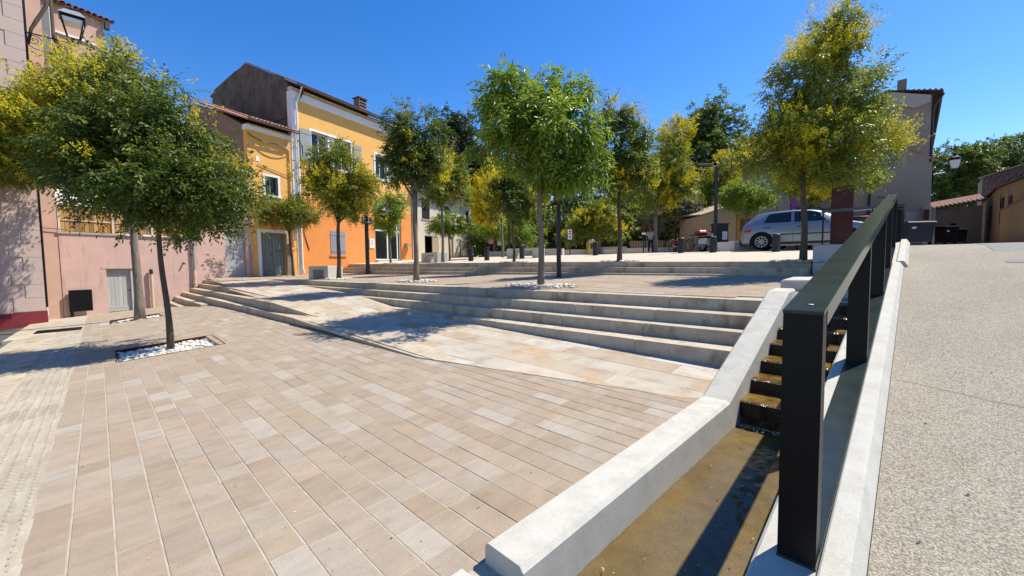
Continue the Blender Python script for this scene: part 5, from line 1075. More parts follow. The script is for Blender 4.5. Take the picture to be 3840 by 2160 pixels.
            for i in range(n):
                A_, B2 = 2*pi*i/n, 2*pi*(i+1)/n; rm.poly([(x+r_*cos(g), yo+.012*s, .315+r_*sin(g)) for r_, g in ((.212, A_), (.212, B2), (.185, B2), (.185, A_))])
            for i in range(9):
                g = 2*pi*i/9; ca, sa = cos(g), sin(g); rm.mesh([(x+ca*r_-sa*w_, yo+.013*s, .315+sa*r_+ca*w_) for r_, w_ in ((.03, -.022), (.19, -.016), (.19, .016), (.03, .022))], [(0, 1, 2, 3)])
            rm.tube([(x, yo, .315), (x, yo+.018*s, .315)], .045, 14); rm.build('rim', M['galv'], wheel, recalc=False)
    def across(name, xz0, xz1, w0, w1, m, off):
        (xa, za), (xb, zb_) = xz0, xz1; MB().poly([(xa+off[0], -w0, za+off[1]), (xa+off[0], w0, za+off[1]), (xb+off[0], w1, zb_+off[1]), (xb+off[0], -w1, zb_+off[1])]).build(name, m, t, recalc=False)
    across('windscreen', (2.47, 1.01), (1.80, 1.385), .66, .53, M['glass'], (.012, .018)); across('rear_window', (-.54, 1.06), (-.20, 1.36), .60, .50, M['glass'], (-.02, .012))
    bx('rear_bumper', (-.74, -.76, .20), (-.42, .80, .44), M['charcoal'], t); bx('front_bumper', (3.30, -.68, .22), (3.47, .68, .40), M['charcoal'], t)
    bx('number_plate', (-.735, -.26, .58), (-.715, .26, .68), M['white'], t); bx('exhaust', (-.78, .35, .17), (-.5, .42, .22), M['galv'], t)
    return t
SILVER = plain('silver car paint', (.25, .28, .32), .28, metal=.5, spec=.6); WHITEP = plain('white car paint', (.72, .73, .74), .25, spec=.6); REDP = plain('red car paint', (.42, .012, .02), .25, spec=.6)
car(SILVER, 'silver hatchback parked behind the slim tree and dark bollard', (-4.25, 18.48, 2.06), radians(9))
car(WHITEP, 'white hatchback behind the rusted panel, beyond the silver car', (-4.3, 21.3, 2.18), radians(6)); car(REDP, 'red hatchback farthest back, mostly hidden by the handrail', (-1.75, 24.9, 2.28), radians(96))

# ------------------------------------------------------------------ scooter and bicycles
t = thing('scooter', 'parked scooter with a red top box, seen from behind', 'scooter', (-7.75, 23.0, T2(-7.75, 23.0)), radians(-35), None)
for x in (-.62, .68): w_ = MB(); w_.tube([(x, -.06, .27), (x, .06, .27)], .27, 20); o = w_.build('wheel', M['dark'], t, smooth=True); MB().tube([(x, -.065, .27), (x, .065, .27)], .15, 14).build('rim', M['galv'], o)
MB().cham([(-.85, -.2, .45), (-.1, -.24, .40), (-.1, .24, .40), (-.85, .2, .45)], [(-.85, -.14, .78), (-.1, -.16, .76), (-.1, .16, .76), (-.85, .14, .78)], .06).build('rear_fairing', M['white'], t)
MB().cham([(-.9, -.13, .56), (-.845, -.13, .56), (-.845, .13, .56), (-.9, .13, .56)], [(-.9, -.1, .74), (-.845, -.1, .74), (-.845, .1, .74), (-.9, .1, .74)], .02).build('tail_lamp', M['red'], t)
MB().cham([(-.85, -.15, .785), (.05, -.15, .765), (.05, .15, .765), (-.85, .15, .785)], [(-.83, -.12, .86), (.03, -.12, .85), (.03, .12, .85), (-.83, .12, .86)], .03).build('seat', M['dark'], t)
MB().cham([(-1.1, -.22, .93), (-.62, -.22, .93), (-.62, .22, .93), (-1.1, .22, .93)], [(-1.1, -.25, 1.06), (-.62, -.25, 1.06), (-.62, .25, 1.06), (-1.1, .25, 1.06)], .01).build('top_box', M['charcoal'], t)
MB().cham([(-1.1, -.25, 1.065), (-.6, -.25, 1.065), (-.6, .25, 1.065), (-1.1, .25, 1.065)], [(-1.05, -.2, 1.22), (-.65, -.2, 1.22), (-.65, .2, 1.22), (-1.05, .2, 1.22)], .05).build('box_lid', M['red'], t)
bx('number_plate', (-.96, -.1, .36), (-.945, .1, .5), M['white'], t); MB().tube([(-.9, 0, .55), (-.95, 0, .36)], .02, 6).build('plate_bracket', M['dark'], t)
bx('floor_board', (-.1, -.16, .24), (.45, .16, .32), M['charcoal'], t)
b = MB(); b.hexa([(.4, -.22, .3), (.52, -.22, .3), (.52, .22, .3), (.4, .22, .3)], [(.32, -.2, .95), (.42, -.2, .95), (.42, .2, .95), (.32, .2, .95)]); b.build('leg_shield', M['white'], t)
hb = MB().tube([(.28, -.36, 1.08), (.38, -.1, 1.02), (.38, .1, 1.02), (.28, .36, 1.08)], .017, 6).build('handlebar', M['dark'], t)
for s in (-1, 1): MB().tube([(.34, .25*s, 1.05), (.36, .33*s, 1.28)], .008, 5).build('mirror_stem', M['galv'], hb); MB().tube([(.36, .33*s, 1.28), (.385, .33*s, 1.29)], .06, 12).build('mirror', M['galv'], hb)
MB().tube([(.45, 0, .9), (.66, 0, .3)], .035, 8).build('fork', M['galv'], t); MB().tube([(-.2, -.2, .3), (-.75, -.22, .36)], [.05, .07], 8).build('exhaust', M['galv'], t); MB().tube([(-.3, .22, .3), (-.6, .3, .28), (-.62, .3, .05)], .012, 5).build('stand', M['dark'], t)
def bicycle(loc, rz, fm, lab):
    t = thing('bicycle', lab, 'bicycle', loc, rz, 'bicycles parked by the fence')
    for x in (-.52, .52):
        ringp = [(x+.33*cos(2*pi*i/22), 0, .34+.33*sin(2*pi*i/22)) for i in range(23)]; o = MB().tube(ringp, .017, 6, cap=False).build('wheel', M['dark'], t)
        sp = MB()
        for i in range(12): g = pi*i/6; sp.tube([(x, 0, .34), (x+.32*cos(g), 0, .34+.32*sin(g))], .0025, 3)
        tag(sp.build('spokes', M['galv'], o), kind='stuff')
    f = MB()
    for p, q in (((-.52, 0, .34), (-.1, 0, .30)), ((-.52, 0, .34), (-.2, 0, .78)), ((-.1, 0, .30), (-.22, 0, .86)), ((-.1, 0, .30), (.36, 0, .80)), ((-.2, 0, .76), (.36, 0, .82)), ((.34, 0, .92), (.38, 0, .72)), ((.38, 0, .72), (.52, 0, .34))): f.tube([p, q], .016, 6)
    f.build('frame', fm, t); MB().tube([(.30, -.28, 1.0), (.36, -.06, .97), (.36, .06, .97), (.30, .28, 1.0)], .012, 6).build('handlebar', M['dark'], t); MB().cham([(-.38, -.07, .88), (-.1, -.03, .9), (-.1, .03, .9), (-.38, .07, .88)], [(-.38, -.07, .93), (-.1, -.03, .93), (-.1, .03, .93), (-.38, .07, .93)], .01).build('saddle', M['dark'], t); MB().tube([(-.1, -.05, .3), (-.02, -.09, .2)], .012, 5).build('crank', M['galv'], t)
    MB().tube([(-.52+.36*cos(a), 0, .34+.36*sin(a)) for a in (1.0, 1.5, 2.0, 2.5, 3.0)], .022, 5).build('mudguard', fm, t)
bicycle((-9.25, 22.6, T2(-9.2, 22.6)), radians(70), plain('orange bicycle paint', (.55, .13, .03), .35), 'bicycle with an orange frame parked right of a thin trunk'); bicycle((-8.6, 23.1, T2(-8.6, 23.1)), radians(75), M['dark'], 'black bicycle parked between the orange bicycle and the bollard')

# ------------------------------------------------------------------ people
def skin(name, chains, m, parent, sub=2, root=0):
    """chains: lists of (point, radius); first point of a later chain may be an index tuple to join on"""
    vs = []; es = []; rs = []
    ids = {}
    for ch in chains:
        prev = None
        for p, r in ch:
            key = tuple(round(c, 4) for c in p)
            if key not in ids: ids[key] = len(vs); vs.append(p); rs.append(r)
            i = ids[key]
            if prev is not None and prev != i: es.append((prev, i))
            prev = i
    me = bpy.data.meshes.new(name); me.from_pydata(vs, es, []); o = bpy.data.objects.new(name, me); LINK(o); o.parent = parent; me.materials.append(m)
    md = o.modifiers.new('skin', 'SKIN'); md.use_smooth_shade = True
    for i, r in enumerate(rs):
        d = me.skin_vertices[0].data[i]; d.radius = (r, r*.9) if not isinstance(r, tuple) else r; d.use_root = (i == root)
    sb = o.modifiers.new('sub', 'SUBSURF'); sb.levels = sb.render_levels = sub
    return o
SKINM = paint('skin', (.42, .24, .16), .55); SHIRT = paint('pale grey shirt cloth', (.50, .50, .49), .85); TROU = paint('dark trouser cloth', (.018, .019, .024), .85); HAIR = paint('dark hat felt', (.02, .018, .017), .9)
def person(loc, rz, lab, pose, shirt, trou, hat):
    t = thing('person', lab, 'person', loc, rz)
    P = pose; pel, chest, neck, head = P['pel'], P['chest'], P['neck'], P['head']
    ch = [[(pel, .12), (tuple((a+b)/2 for a, b in zip(pel, chest)), .125), (chest, (.16, .115)), (neck, .055), (tuple(n+(h-n)*.35 for n, h in zip(neck, head)), .06), (head, .095), (P['crown'], .07)]]
    for s in ('L', 'R'):
        sh, el, wr = P['arm'+s]; ch.append([(chest, (.16, .115)), (sh, .06), (el, .042), (wr, .03)]+[(P['hand'+s], .036)])
        hp, kn, an, toe = P['leg'+s]; ch.append([(pel, .12), (hp, .095), (kn, .06), (an, .042), (toe, .035)])
        hd = Vector(P['hand'+s]); w_ = Vector(wr); dv = (hd-w_).normalized()
        o_ = dv.orthogonal().normalized()
        for k in range(4): a = hd+o_*(.012*(k-1.5)); q = a+dv*(.05+.008*(1 if k in (1, 2) else 0)); ch.append([(P['hand'+s], .036), (tuple(a+dv*.02), .011), (tuple(q), .009), (tuple(q+dv*.025+Vector((0, .01, 0))), .008)])
        th = hd+o_*.03; ch.append([(P['hand'+s], .036), (tuple(th), .011), (tuple(th+dv*.035), .009)])
    body = skin('body', ch, SKINM, t, 1)
    hv = Vector(head); fwd = Vector(P['face']); up = (Vector(P['crown'])-hv).normalized(); sd_ = fwd.cross(up)
    for s in (-1, 1):
        MB().lathe([(.001, -.006), (.009, -.003), (.009, .003), (.001, .006)], 8, tuple(hv+fwd*.085+sd_*.032*s+up*.012)).build('eye', M['dark'], t); MB().lathe([(.003, -.025), (.014, -.012), (.016, .01), (.004, .028)], 8, tuple(hv+sd_*.09*s)).build('ear', SKINM, t)
    MB().tube([tuple(hv+fwd*.085+up*.015), tuple(hv+fwd*.112-up*.02), tuple(hv+fwd*.09-up*.03)], [.008, .014, .01], 8).build('nose', SKINM, t); MB().tube([tuple(hv+fwd*.085-up*.05-sd_*.024), tuple(hv+fwd*.094-up*.052), tuple(hv+fwd*.085-up*.05+sd_*.024)], .006, 6).build('mouth', plain('lip', (.30, .10, .08), .6), t)
    c2 = [[(tuple(p+(q-p)*-.25 for p, q in zip(pel, chest)), .148), (tuple((a+b)/2 for a, b in zip(pel, chest)), .15), (chest, (.18, .135)), (tuple(c+(n-c)*.75 for c, n in zip(chest, neck)), .07)]]
    for s in ('L', 'R'): sh, el, wr = P['arm'+s]; c2.append([(chest, (.18, .135)), (sh, .078), (tuple(a+(b-a)*.85 for a, b in zip(sh, el)), .062)])
    skin('shirt', c2, shirt, t, 2)
    c3 = [[(tuple(p+(q-p)*.12 for p, q in zip(pel, chest)), .142), (pel, .148)]]
    for s in ('L', 'R'): hp, kn, an, toe = P['leg'+s]; c3.append([(pel, .148), (hp, .115), (kn, .085), (an, .068)])
    skin('trousers', c3, trou, t, 2)
    for s in ('L', 'R'): hp, kn, an, toe = P['leg'+s]; a, q = Vector(an), Vector(toe); MB().tube([tuple(a-(q-a)*.3+Vector((0, 0, -.045))), tuple(a+(q-a)*.4+Vector((0, 0, -.035))), tuple(q+Vector((0, 0, -.015)))], [.045, .05, .038], 10).build('shoe', HAIR, t, smooth='all')
    hb = MB(); hb.lathe([(.108, -.02), (.108, .03), (.095, .075), (.05, .1), (.005, .105)], 16, tuple(hv+up*.045)); hb.build('hat', hat, t, smooth='all')
    b = MB(); n = 10; c0 = hv+up*.04; b.poly([tuple(c0+fwd*(.10+.075*sin(pi*i/n))+sd_*(.09*cos(pi*i/n))) for i in range(n+1)]+[tuple(c0+fwd*.06-sd_*.09), tuple(c0+fwd*.06+sd_*.09)]); b.build('hat_brim', hat, t, recalc=False)
    return t
STAND = dict(pel=(0, 0, .92), chest=(0, .01, 1.28), neck=(0, 0, 1.46), head=(0, -.02, 1.58), crown=(0, -.01, 1.67), face=(0, -1, 0), armL=[(-.20, .01, 1.38), (-.27, .03, 1.10), (-.27, -.04, .86)], armR=[(.20, .01, 1.38), (.27, .03, 1.10), (.25, -.04, .86)], handL=(-.265, -.06, .79), handR=(.245, -.06, .79), legL=[(-.10, 0, .86), (-.115, -.02, .48), (-.12, .02, .08), (-.14, -.14, .04)], legR=[(.10, 0, .86), (.115, -.03, .48), (.12, .0, .08), (.14, -.16, .04)])
person((-12.33, 25.4, T2(-12.33, 25.4)), radians(40), 'man in dark cap, pale shirt and dark trousers standing behind a trunk', STAND, SHIRT, TROU, HAIR)
BEND = dict(pel=(0, .1, .86), chest=(0, -.25, 1.06), neck=(0, -.40, 1.10), head=(0, -.52, 1.09), crown=(0, -.60, 1.14), face=(0, -.45, -.89), armL=[(-.18, -.28, 1.06), (-.2, -.36, .80), (-.12, -.46, .60)], armR=[(.18, -.28, 1.06), (.22, -.34, .80), (.10, -.44, .58)], handL=(-.10, -.49, .54), handR=(.09, -.47, .52), legL=[(-.10, .1, .82), (-.12, .04, .46), (-.13, .1, .08), (-.15, -.06, .04)], legR=[(.10, .1, .82), (.12, .04, .46), (.13, .08, .08), (.15, -.08, .04)])
HIVIS = paint('yellow green work trousers', (.42, .42, .06), .8)
person((-16.9, 25.0, T2(-16.9, 25.0)), radians(95), 'gardener in a white shirt and yellow trousers bending forward with an orange power tool', BEND, SHIRT, HIVIS, HAIR)
t = thing('power_tool', 'orange garden power tool held low by the bending gardener', 'garden tool', (-16.45, 24.97, T2(-16.45, 25)), radians(95))
MB().cham([(-.1, -.12, .34), (.1, -.12, .34), (.1, .14, .34), (-.1, .14, .34)], [(-.09, -.1, .54), (.09, -.1, .54), (.09, .12, .54), (-.09, .12, .54)], .03).build('motor_housing', plain('orange plastic', (.75, .16, .02), .4), t); MB().tube([(0, -.1, .42), (0, -.45, .12)], [.06, .045], 10).build('nozzle', plain('orange plastic', (.75, .16, .02), .4), t); MB().tube([(0, .1, .55), (0, 0, .62), (0, -.1, .55)], .014, 6).build('handle', M['dark'], t)

# ------------------------------------------------------------------ trees
R_ = np.random.default_rng(11)
def np_mesh(name, V, F, m, parent=None, nv=4):
    me = bpy.data.meshes.new(name); me.vertices.add(len(V)); me.vertices.foreach_set("co", V.astype(np.float32).ravel())
    nF = len(F); me.loops.add(nF*nv); me.loops.foreach_set("vertex_index", F.astype(np.int32).ravel()); me.polygons.add(nF)
    me.polygons.foreach_set("loop_start", np.arange(0, nF*nv, nv, dtype=np.int32)); me.polygons.foreach_set("loop_total", np.full(nF, nv, dtype=np.int32))
    me.update(calc_edges=True); me.materials.append(m); o = bpy.data.objects.new(name, me); LINK(o)
    if parent: o.parent = parent
    return o
def unit(a): return a/np.maximum(1e-9, np.linalg.norm(a, axis=-1, keepdims=True))
def sample(ell, n, shell=2.2, keep=1., clump=13, spread=.15):
    """points in a union of ellipsoids, gathered in clumps near the skin; returns points, outward directions"""
    E = np.array(ell); v = E[:, 3]*E[:, 3]*E[:, 4]; p = v**.75/np.sum(v**.75); nc = max(1, n//clump); k = R_.choice(len(E), nc, p=p)
    d = unit(R_.normal(size=(nc, 3))); r = R_.random(nc)**(1/shell); e = E[k]; rad = np.c_[e[:, 3], e[:, 3], e[:, 4]]
    wob = 1+.20*np.sin(5*d[:, :1]+k[:, None])*np.cos(4*d[:, 1:2]+2*k[:, None])+.13*np.sin(11*d[:, 2:3]+3*k[:, None])+.10*R_.normal(size=(nc, 1))
    P = e[:, :3]+d*rad*r[:, None]*wob
    f = (np.sin(P[:, 0]*3.1+P[:, 2]*2.3)+np.sin(P[:, 1]*3.7-P[:, 2]*1.9)+np.sin(P[:, 0]*5.3-P[:, 1]*4.1+1.))/3
    ok = f > -1+1.5*(1-keep); P, d = P[ok], d[ok]
    sc = (spread*np.mean(E[:, 3])**.5)
    P = np.repeat(P, clump, 0); d = np.repeat(d, clump, 0); P = P+R_.normal(size=P.shape)*sc*np.array([1, 1, .75]); return P, d
def fronds(P, D, length, lw, k, droop, m, name, parent):
    """compound leaves: k leaflets along each drooping stalk, every leaflet a folded blade of two faces"""
    n = len(P); D = unit(D*.9+R_.normal(size=(n, 3))*.65+np.array([0, 0, -droop])); up = unit(np.array([0, 0, 1.])+R_.normal(size=(n, 3))*.35)
    S = unit(np.cross(D, up)); U = np.cross(S, D); L = length*R_.uniform(.7, 1.25, n)
    s = (np.arange(k)//2+1)/((k+1)//2+.0); sg = np.where(np.arange(k) % 2 == 0, 1., -1.); sg[-1] = 0
    s = s*np.where(sg == 0, 1, .95)
    o = P[:, None]+D[:, None]*(L[:, None]*s)[..., None]-np.array([0, 0, 1.])*(.28*droop*L[:, None]*s**2)[..., None]
    dirs = unit(D[:, None]*(.55+.9*(sg == 0))[None, :, None]+S[:, None]*(sg*.9)[None, :, None]-np.array([0, 0, .25])+R_.normal(size=(n, k, 3))*.22)
    nrm = unit(U[:, None]+R_.normal(size=(n, k, 3))*.4); side = unit(np.cross(dirs, nrm)); nrm = np.cross(side, dirs)
    ll = (lw[0]*R_.uniform(.75, 1.25, (n, k)))[..., None]; ww = (lw[1]*R_.uniform(.8, 1.2, (n, k)))[..., None]
    a = o; b_ = o+dirs*ll*.45+side*ww*.5+nrm*ww*.16; c = o+dirs*ll-nrm*ll*.12; d = o+dirs*ll*.45-side*ww*.5+nrm*ww*.16
    V = np.stack([a, b_, c, d], 2).reshape(-1, 3); i = np.arange(n*k)*4
    F = np.stack([np.c_[i, i+1, i+2], np.c_[i, i+2, i+3]], 1).reshape(-1, 3)
    return np_mesh(name, V, F, m, parent, 3)
def panicles(P, D, length, q, m, name, parent, per=26, rise=.9):
    per = int(per*1.35); q = q*1.3
    n = len(P); D = unit(D*.7+np.array([0, 0, rise])+R_.normal(size=(n, 3))*.35); L = length*R_.uniform(.6, 1.3, n)
    t = R_.random((n, per)); rad = (.28*(1-t)+.03)*L[:, None]; off = unit(R_.normal(size=(n, per, 3)))*rad[..., None]
    o = P[:, None]+D[:, None]*(t*L[:, None])[..., None]+off
    a = unit(R_.normal(size=(n, per, 3))); b_ = unit(np.cross(a, R_.normal(size=(n, per, 3)))); s = (q*R_.uniform(.6, 1.3, (n, per)))[..., None]
    V = np.stack([o-a*s*1.3, o+b_*s*.55, o+a*s*1.3, o-b_*s*.55], 2).reshape(-1, 3); i = np.arange(n*per)*4
    return np_mesh(name, V, np.c_[i, i+1, i+2, i+3], m, parent, 4)
def trunk(t, base, top, r, ell, bark, nb=7, flare=1.25, bend=.05):
    b = Vector(base); e = Vector(top); n = 9; path = []; rs = []
    for i in range(n+1):
        f = i/n; p = b.lerp(e, f)+Vector((sin(f*5+b.x)*bend*f*(1-f)*2, cos(f*4+b.y)*bend*f*(1-f)*2, 0)); path.append(p); rs.append(r*(flare-(flare-1)*min(1, f*5))*(1-.32*f))
    path[0] = path[0]-Vector((0, 0, .12)); m = MB(); m.tube(path, rs, 12)
    tk = m.build('trunk', bark, t, smooth='all', recalc=False)
    E = sorted(ell, key=lambda q: -q[3]*q[4])[:nb]
    for q in E:
        c = Vector(q[:3])+Vector((0, 0, q[4]*.15)); mid = e.lerp(c, .5)+Vector((0, 0, -.06*(c-e).length)); s0 = path[-2 if rnd.random() < .5 else -1]
        bm = MB(); bm.tube([s0, s0.lerp(mid, .5), mid, c], [r*.5, r*.42, r*.3, r*.12], 7)
        for _ in range(5):
            g = mid.lerp(c, rnd.uniform(.1, 1)); v = Vector((rnd.uniform(-1, 1), rnd.uniform(-1, 1), rnd.uniform(-.1, .9))).normalized(); bm.tube([g, g+v*q[3]*.4, g+v*q[3]*.75+Vector((0, 0, -.05))], [r*.16, r*.1, r*.04], 5)
        bm.build('limb', bark, t, smooth='all', recalc=False)
    return tk
TREES = {
'A':([-9.38,0.69,0.22],[-9.61,0.64,2.55],[[-9.47,0.83,3.01,1.29,0.75],[-9.94,0.41,3.66,1.18,0.82],[-8.98,1.31,2.93,0.89,0.57],[-10.17,0.25,4.52,0.82,0.75],[-9.55,0.83,4.15,0.79,0.79],[-10.46,-0.14,3.38,0.68,0.5],[-8.74,1.58,3.39,0.54,0.43],[-10.29,0.17,5.09,0.43,0.36],[-9.19,1.05,2.44,0.5,0.29]]),
'B':([-16.06,0.53,0.18],[-16.31,0.55,3.46],[[-17.58,-0.54,5.7,1.52,1.05],[-18.24,-1.2,5.72,0.94,0.88],[-17.12,0.01,6.87,1.17,1.11],[-18.05,-1.08,4.78,0.94,0.59],[-16.81,0.38,7.68,0.53,0.7],[-17.95,-0.82,6.88,0.7,0.47]]),
'U':([-18.95,-2.87,-0.92],[-19.11,-2.63,3.93],[[-18.35,-1.74,5.51,1.26,1.03],[-19.07,-2.48,5.41,1.26,1.14],[-17.8,-1.25,4.93,0.74,0.57],[-18.62,-1.95,6.31,0.8,0.57],[-19.65,-3.03,5.65,1.14,1.03],[-18.48,-1.95,4.6,1.03,0.46]]),
'C':([-5.75,6.64,1.13],[-5.84,6.75,3.66],[[-5.89,6.77,4.53,1.31,0.92],[-6.31,6.41,5.32,0.78,0.57],[-5.51,7.21,5.22,0.65,0.52],[-5.87,6.89,5.75,0.39,0.35],[-6.63,6.03,4.54,0.48,0.48],[-5.14,7.5,4.34,0.52,0.61],[-5.58,7.0,3.57,0.61,0.39],[-5.27,7.32,3.65,0.52,0.35]]),
'Dt':([-10.94,6.71,1.13],[-11.07,6.82,3.96],[[-11.18,6.81,5.2,0.93,0.93],[-11.5,6.53,5.82,0.5,0.62],[-10.84,7.19,5.81,0.56,0.62],[-11.6,6.34,4.59,0.56,0.62],[-11.43,6.64,6.32,0.27,0.37],[-10.8,7.13,4.57,0.56,0.56],[-10.64,7.32,4.94,0.5,0.43]]),
'E':([-16.7,6.61,1.12],[-16.78,6.73,3.69],[[-16.84,6.78,5.08,1.39,1.23],[-17.44,6.22,5.58,0.74,0.82],[-16.2,7.4,4.9,0.74,0.82],[-17.0,6.72,6.31,0.74,0.74],[-16.58,6.96,4.09,0.98,0.49],[-15.91,7.69,4.73,0.36,0.66]]),
'Fs':([-23.28,6.84,1.12],[-23.52,6.81,3.7],[[-23.63,6.77,4.54,1.69,0.74],[-24.11,6.29,4.66,1.06,0.63],[-23.06,7.33,4.43,0.95,0.68],[-23.45,6.99,5.07,0.85,0.47]]),
'G':([-20.58,11.02,1.78],[-20.67,11.08,3.62],[[-20.74,11.1,4.72,1.0,1.06],[-20.92,10.86,4.06,0.78,0.62],[-20.49,11.39,5.27,0.66,0.62]]),
'H':([-15.53,10.97,1.74],[-15.66,11.12,5.3],[[-15.45,11.38,5.85,1.02,1.12],[-15.68,11.08,4.93,0.93,0.56],[-15.1,11.69,5.29,0.59,0.84],[-15.61,11.3,6.88,0.56,0.65]]),
'I':([-18.66,13.66,1.92],[-18.72,13.71,3.35],[[-18.75,13.75,4.07,1.09,0.68],[-19.15,13.35,4.19,0.57,0.57],[-18.26,14.22,3.84,0.54,0.41]]),
'J':([-10.92,11.05,1.71],[-11.0,11.09,3.33],[[-11.08,11.08,4.17,0.92,0.92],[-11.48,10.72,4.64,0.62,0.65],[-10.7,11.45,4.01,0.62,0.65],[-10.95,11.28,5.02,0.54,0.54]]),
'K':([-17.41,16.64,2.26],[-17.49,16.71,4.16],[[-18.09,16.23,5.6,0.91,1.31],[-17.79,16.62,6.79,0.95,0.83],[-18.14,16.1,4.65,0.83,0.6]]),
'L':([-22.2,20.35,2.28],[-22.27,20.45,4.37],[[-22.34,20.39,4.52,1.64,1.04],[-21.27,21.43,4.2,1.34,1.04],[-20.2,22.46,3.59,1.19,0.89]]),
'M':([-6.37,11.05,1.65],[-6.44,11.16,3.85],[[-6.45,11.21,4.58,0.92,0.98],[-6.66,11.11,5.92,0.55,0.67],[-6.13,11.6,5.43,0.61,0.67],[-6.8,10.88,4.83,0.49,0.73],[-6.01,11.64,4.45,0.61,0.61],[-6.45,11.33,6.16,0.37,0.55]]),
'N':([-10.01,21.2,2.17],[-10.06,21.32,4.28],[[-9.67,21.9,6.68,1.42,1.86],[-9.42,22.29,8.42,0.98,1.09],[-10.25,21.23,5.6,1.09,1.31],[-9.03,22.49,6.01,0.87,1.09]]),
'O':([-10.93,25.95,2.18],[-10.99,26.04,4.11],[[-10.99,26.13,5.27,1.55,1.16],[-10.24,26.84,4.74,1.16,0.9],[-11.7,25.38,4.77,1.16,0.9]]),
'P':([-14.97,23.32,2.26],[-15.03,23.42,4.14],[[-15.1,23.42,4.94,1.21,1.21],[-15.74,22.73,4.42,1.07,1.07],[-14.4,24.03,3.86,0.94,0.8],[-16.29,22.12,3.62,1.07,0.75]]),
'Q':([-6.18,23.6,2.02],[-6.25,23.7,4.17],[[-6.31,23.71,5.04,1.29,0.79],[-6.68,23.36,5.26,0.79,0.67],[-5.86,24.15,4.93,0.73,0.63]]),
'R':([-1.71,10.83,1.61],[-1.76,10.94,3.69],[[-1.68,11.09,4.48,1.14,0.97],[-1.96,10.89,5.45,0.75,0.79],[-1.43,11.49,6.41,0.66,0.84],[-1.01,11.81,5.17,0.75,0.75],[-2.23,10.52,4.32,0.62,0.7],[-0.8,11.94,4.12,0.66,0.62],[-1.53,11.18,3.69,0.97,0.53],[-1.25,11.7,6.84,0.31,0.48],[-0.72,12.14,5.69,0.35,0.4],[-2.53,10.19,3.88,0.4,0.35]]),
'S':([-2.28,24.66,1.92],[-2.42,24.7,4.19],[[-3.4,23.83,5.52,1.32,0.85],[-2.46,24.77,5.51,1.51,0.76],[-4.2,23.04,5.72,1.13,0.76],[-2.98,24.2,4.95,1.13,0.47]]),
'T':([-10.35,32.19,2.23],[-10.45,32.34,5.2],[[-10.83,32.12,7.29,1.34,1.34],[-10.98,31.83,5.51,1.49,1.49],[-10.02,33.02,8.47,1.19,1.49]]),
}
def tree(key, lab, leafm, nfr, flen, lw, k=9, droop=.45, pan=0, pmask=None, plen=.26, pq=.014, pper=26, r=.06, bark='bark', shell=2.0, keep=.82, zf=None, dry=0, grp='trees planted on the square', cat='tree', name='golden_rain_tree', nb=7):
    base, top, ell = TREES[key]; base = list(base)
    if zf: base[2] = zf(base[0], base[1])
    t = thing(name, lab, cat, base, 0, grp); B0 = np.array(base)
    sh_ = flen*.5; loc = [[*(np.array(q[:3])-B0), max(.2, q[3]-sh_), max(.16, q[4]-sh_)] for q in ell]
    trunk(t, (0, 0, 0), tuple(np.array(top)-B0), r, loc, M[bark], nb)
    P, D = sample(loc, int(nfr*(.8 if key in 'ABU' else .66)), shell, keep); fronds(P, D, flen, lw, k, droop, M[leafm], 'crown', t)
    if pan:
        P, D = sample(loc, pan, 7., 1., 8, .17); P = P+D*.07
        if pmask is not None: ok = pmask(P, D); P, D = P[ok], D[ok]
        if len(P): panicles(P, D, plen, pq, M['blossom'], 'blossom', t, pper)['kind'] = 'stuff'
    if dry:
        P, D = sample(loc, dry, 12., 1., 2, .1); z = np.array([q[2]+q[4] for q in loc]).max(); ok = (P[:, 2] > z-.9) & (D[:, 2] > .2)
        if ok.any(): panicles(P[ok]+D[ok]*.1, D[ok], .55, .010, M['panicle_dry'], 'seed_panicle', t, 40, 1.6)['kind'] = 'stuff'
    return t
noise3 = lambda P, a, b, c: np.sin(P[:, 0]*a+1.3)+np.sin(P[:, 1]*b-.7)+np.sin(P[:, 2]*c+.4)
tree('A', 'nearest tree, dense dark green crown over the square pebble pit', 'leaf_deep', 7600, .26, (.084, .034), keep=.95, pan=620, pmask=lambda P, D: (P[:, 2] > 3.0) & (noise3(P, 3, 3, 3) > -.2), r=.05, bark='bark_dark', zf=T0, dry=40, pq=.010, pper=30)
tree('B', 'tall tree in front of the salmon house with a yellow blossoming left side', 'leaf_mid', 8200, .30, (.095, .038), keep=.92, pan=1500, pmask=lambda P, D: (P[:, 0]*-.7+P[:, 1]*-.7 > .1) | (P[:, 2] > 6.2) | (noise3(P, 2, 2, 2) > 1.1), r=.115, zf=T0, dry=200, pq=.016, plen=.30)
tree('U', 'yellow blossoming tree against the mauve corner house at the left edge', 'leaf_mid', 6500, .30, (.095, .038), keep=.95, pan=1500, r=.10, zf=T0, pq=.016, plen=.30, pmask=lambda P, D: noise3(P, 2, 2, 2) > -.6)
tree('C', 'central bright green tree with long leaves and an open airy top', 'leaf_fresh', 4600, .28, (.15, .044), k=7, droop=.7, r=.07, zf=T1, keep=.72, name='ash_tree', nb=8)
tree('Dt', 'slim tree on the terrace with a small yellow tuft, left of the central tree', 'leaf_deep', 3300, .28, (.095, .038), pan=200, pmask=lambda P, D: (P[:, 0] > -.2) & (P[:, 2] < 4.3), r=.085, zf=T1, dry=60, pq=.015, keep=.76)
tree('E', 'forked tree behind the terrace bench with a yellowish crown', 'leaf_mid', 3300, .32, (.11, .042), pan=760, pmask=lambda P, D: noise3(P, 2, 2, 2) > .1, r=.085, bark='bark_dark', zf=T1, dry=110, pq=.018, keep=.76)
tree('Fs', 'small umbrella shaped tree in front of the grey teal double door', 'leaf_mid', 2600, .32, (.11, .044), r=.07, bark='bark_dark', zf=T1, keep=.9)
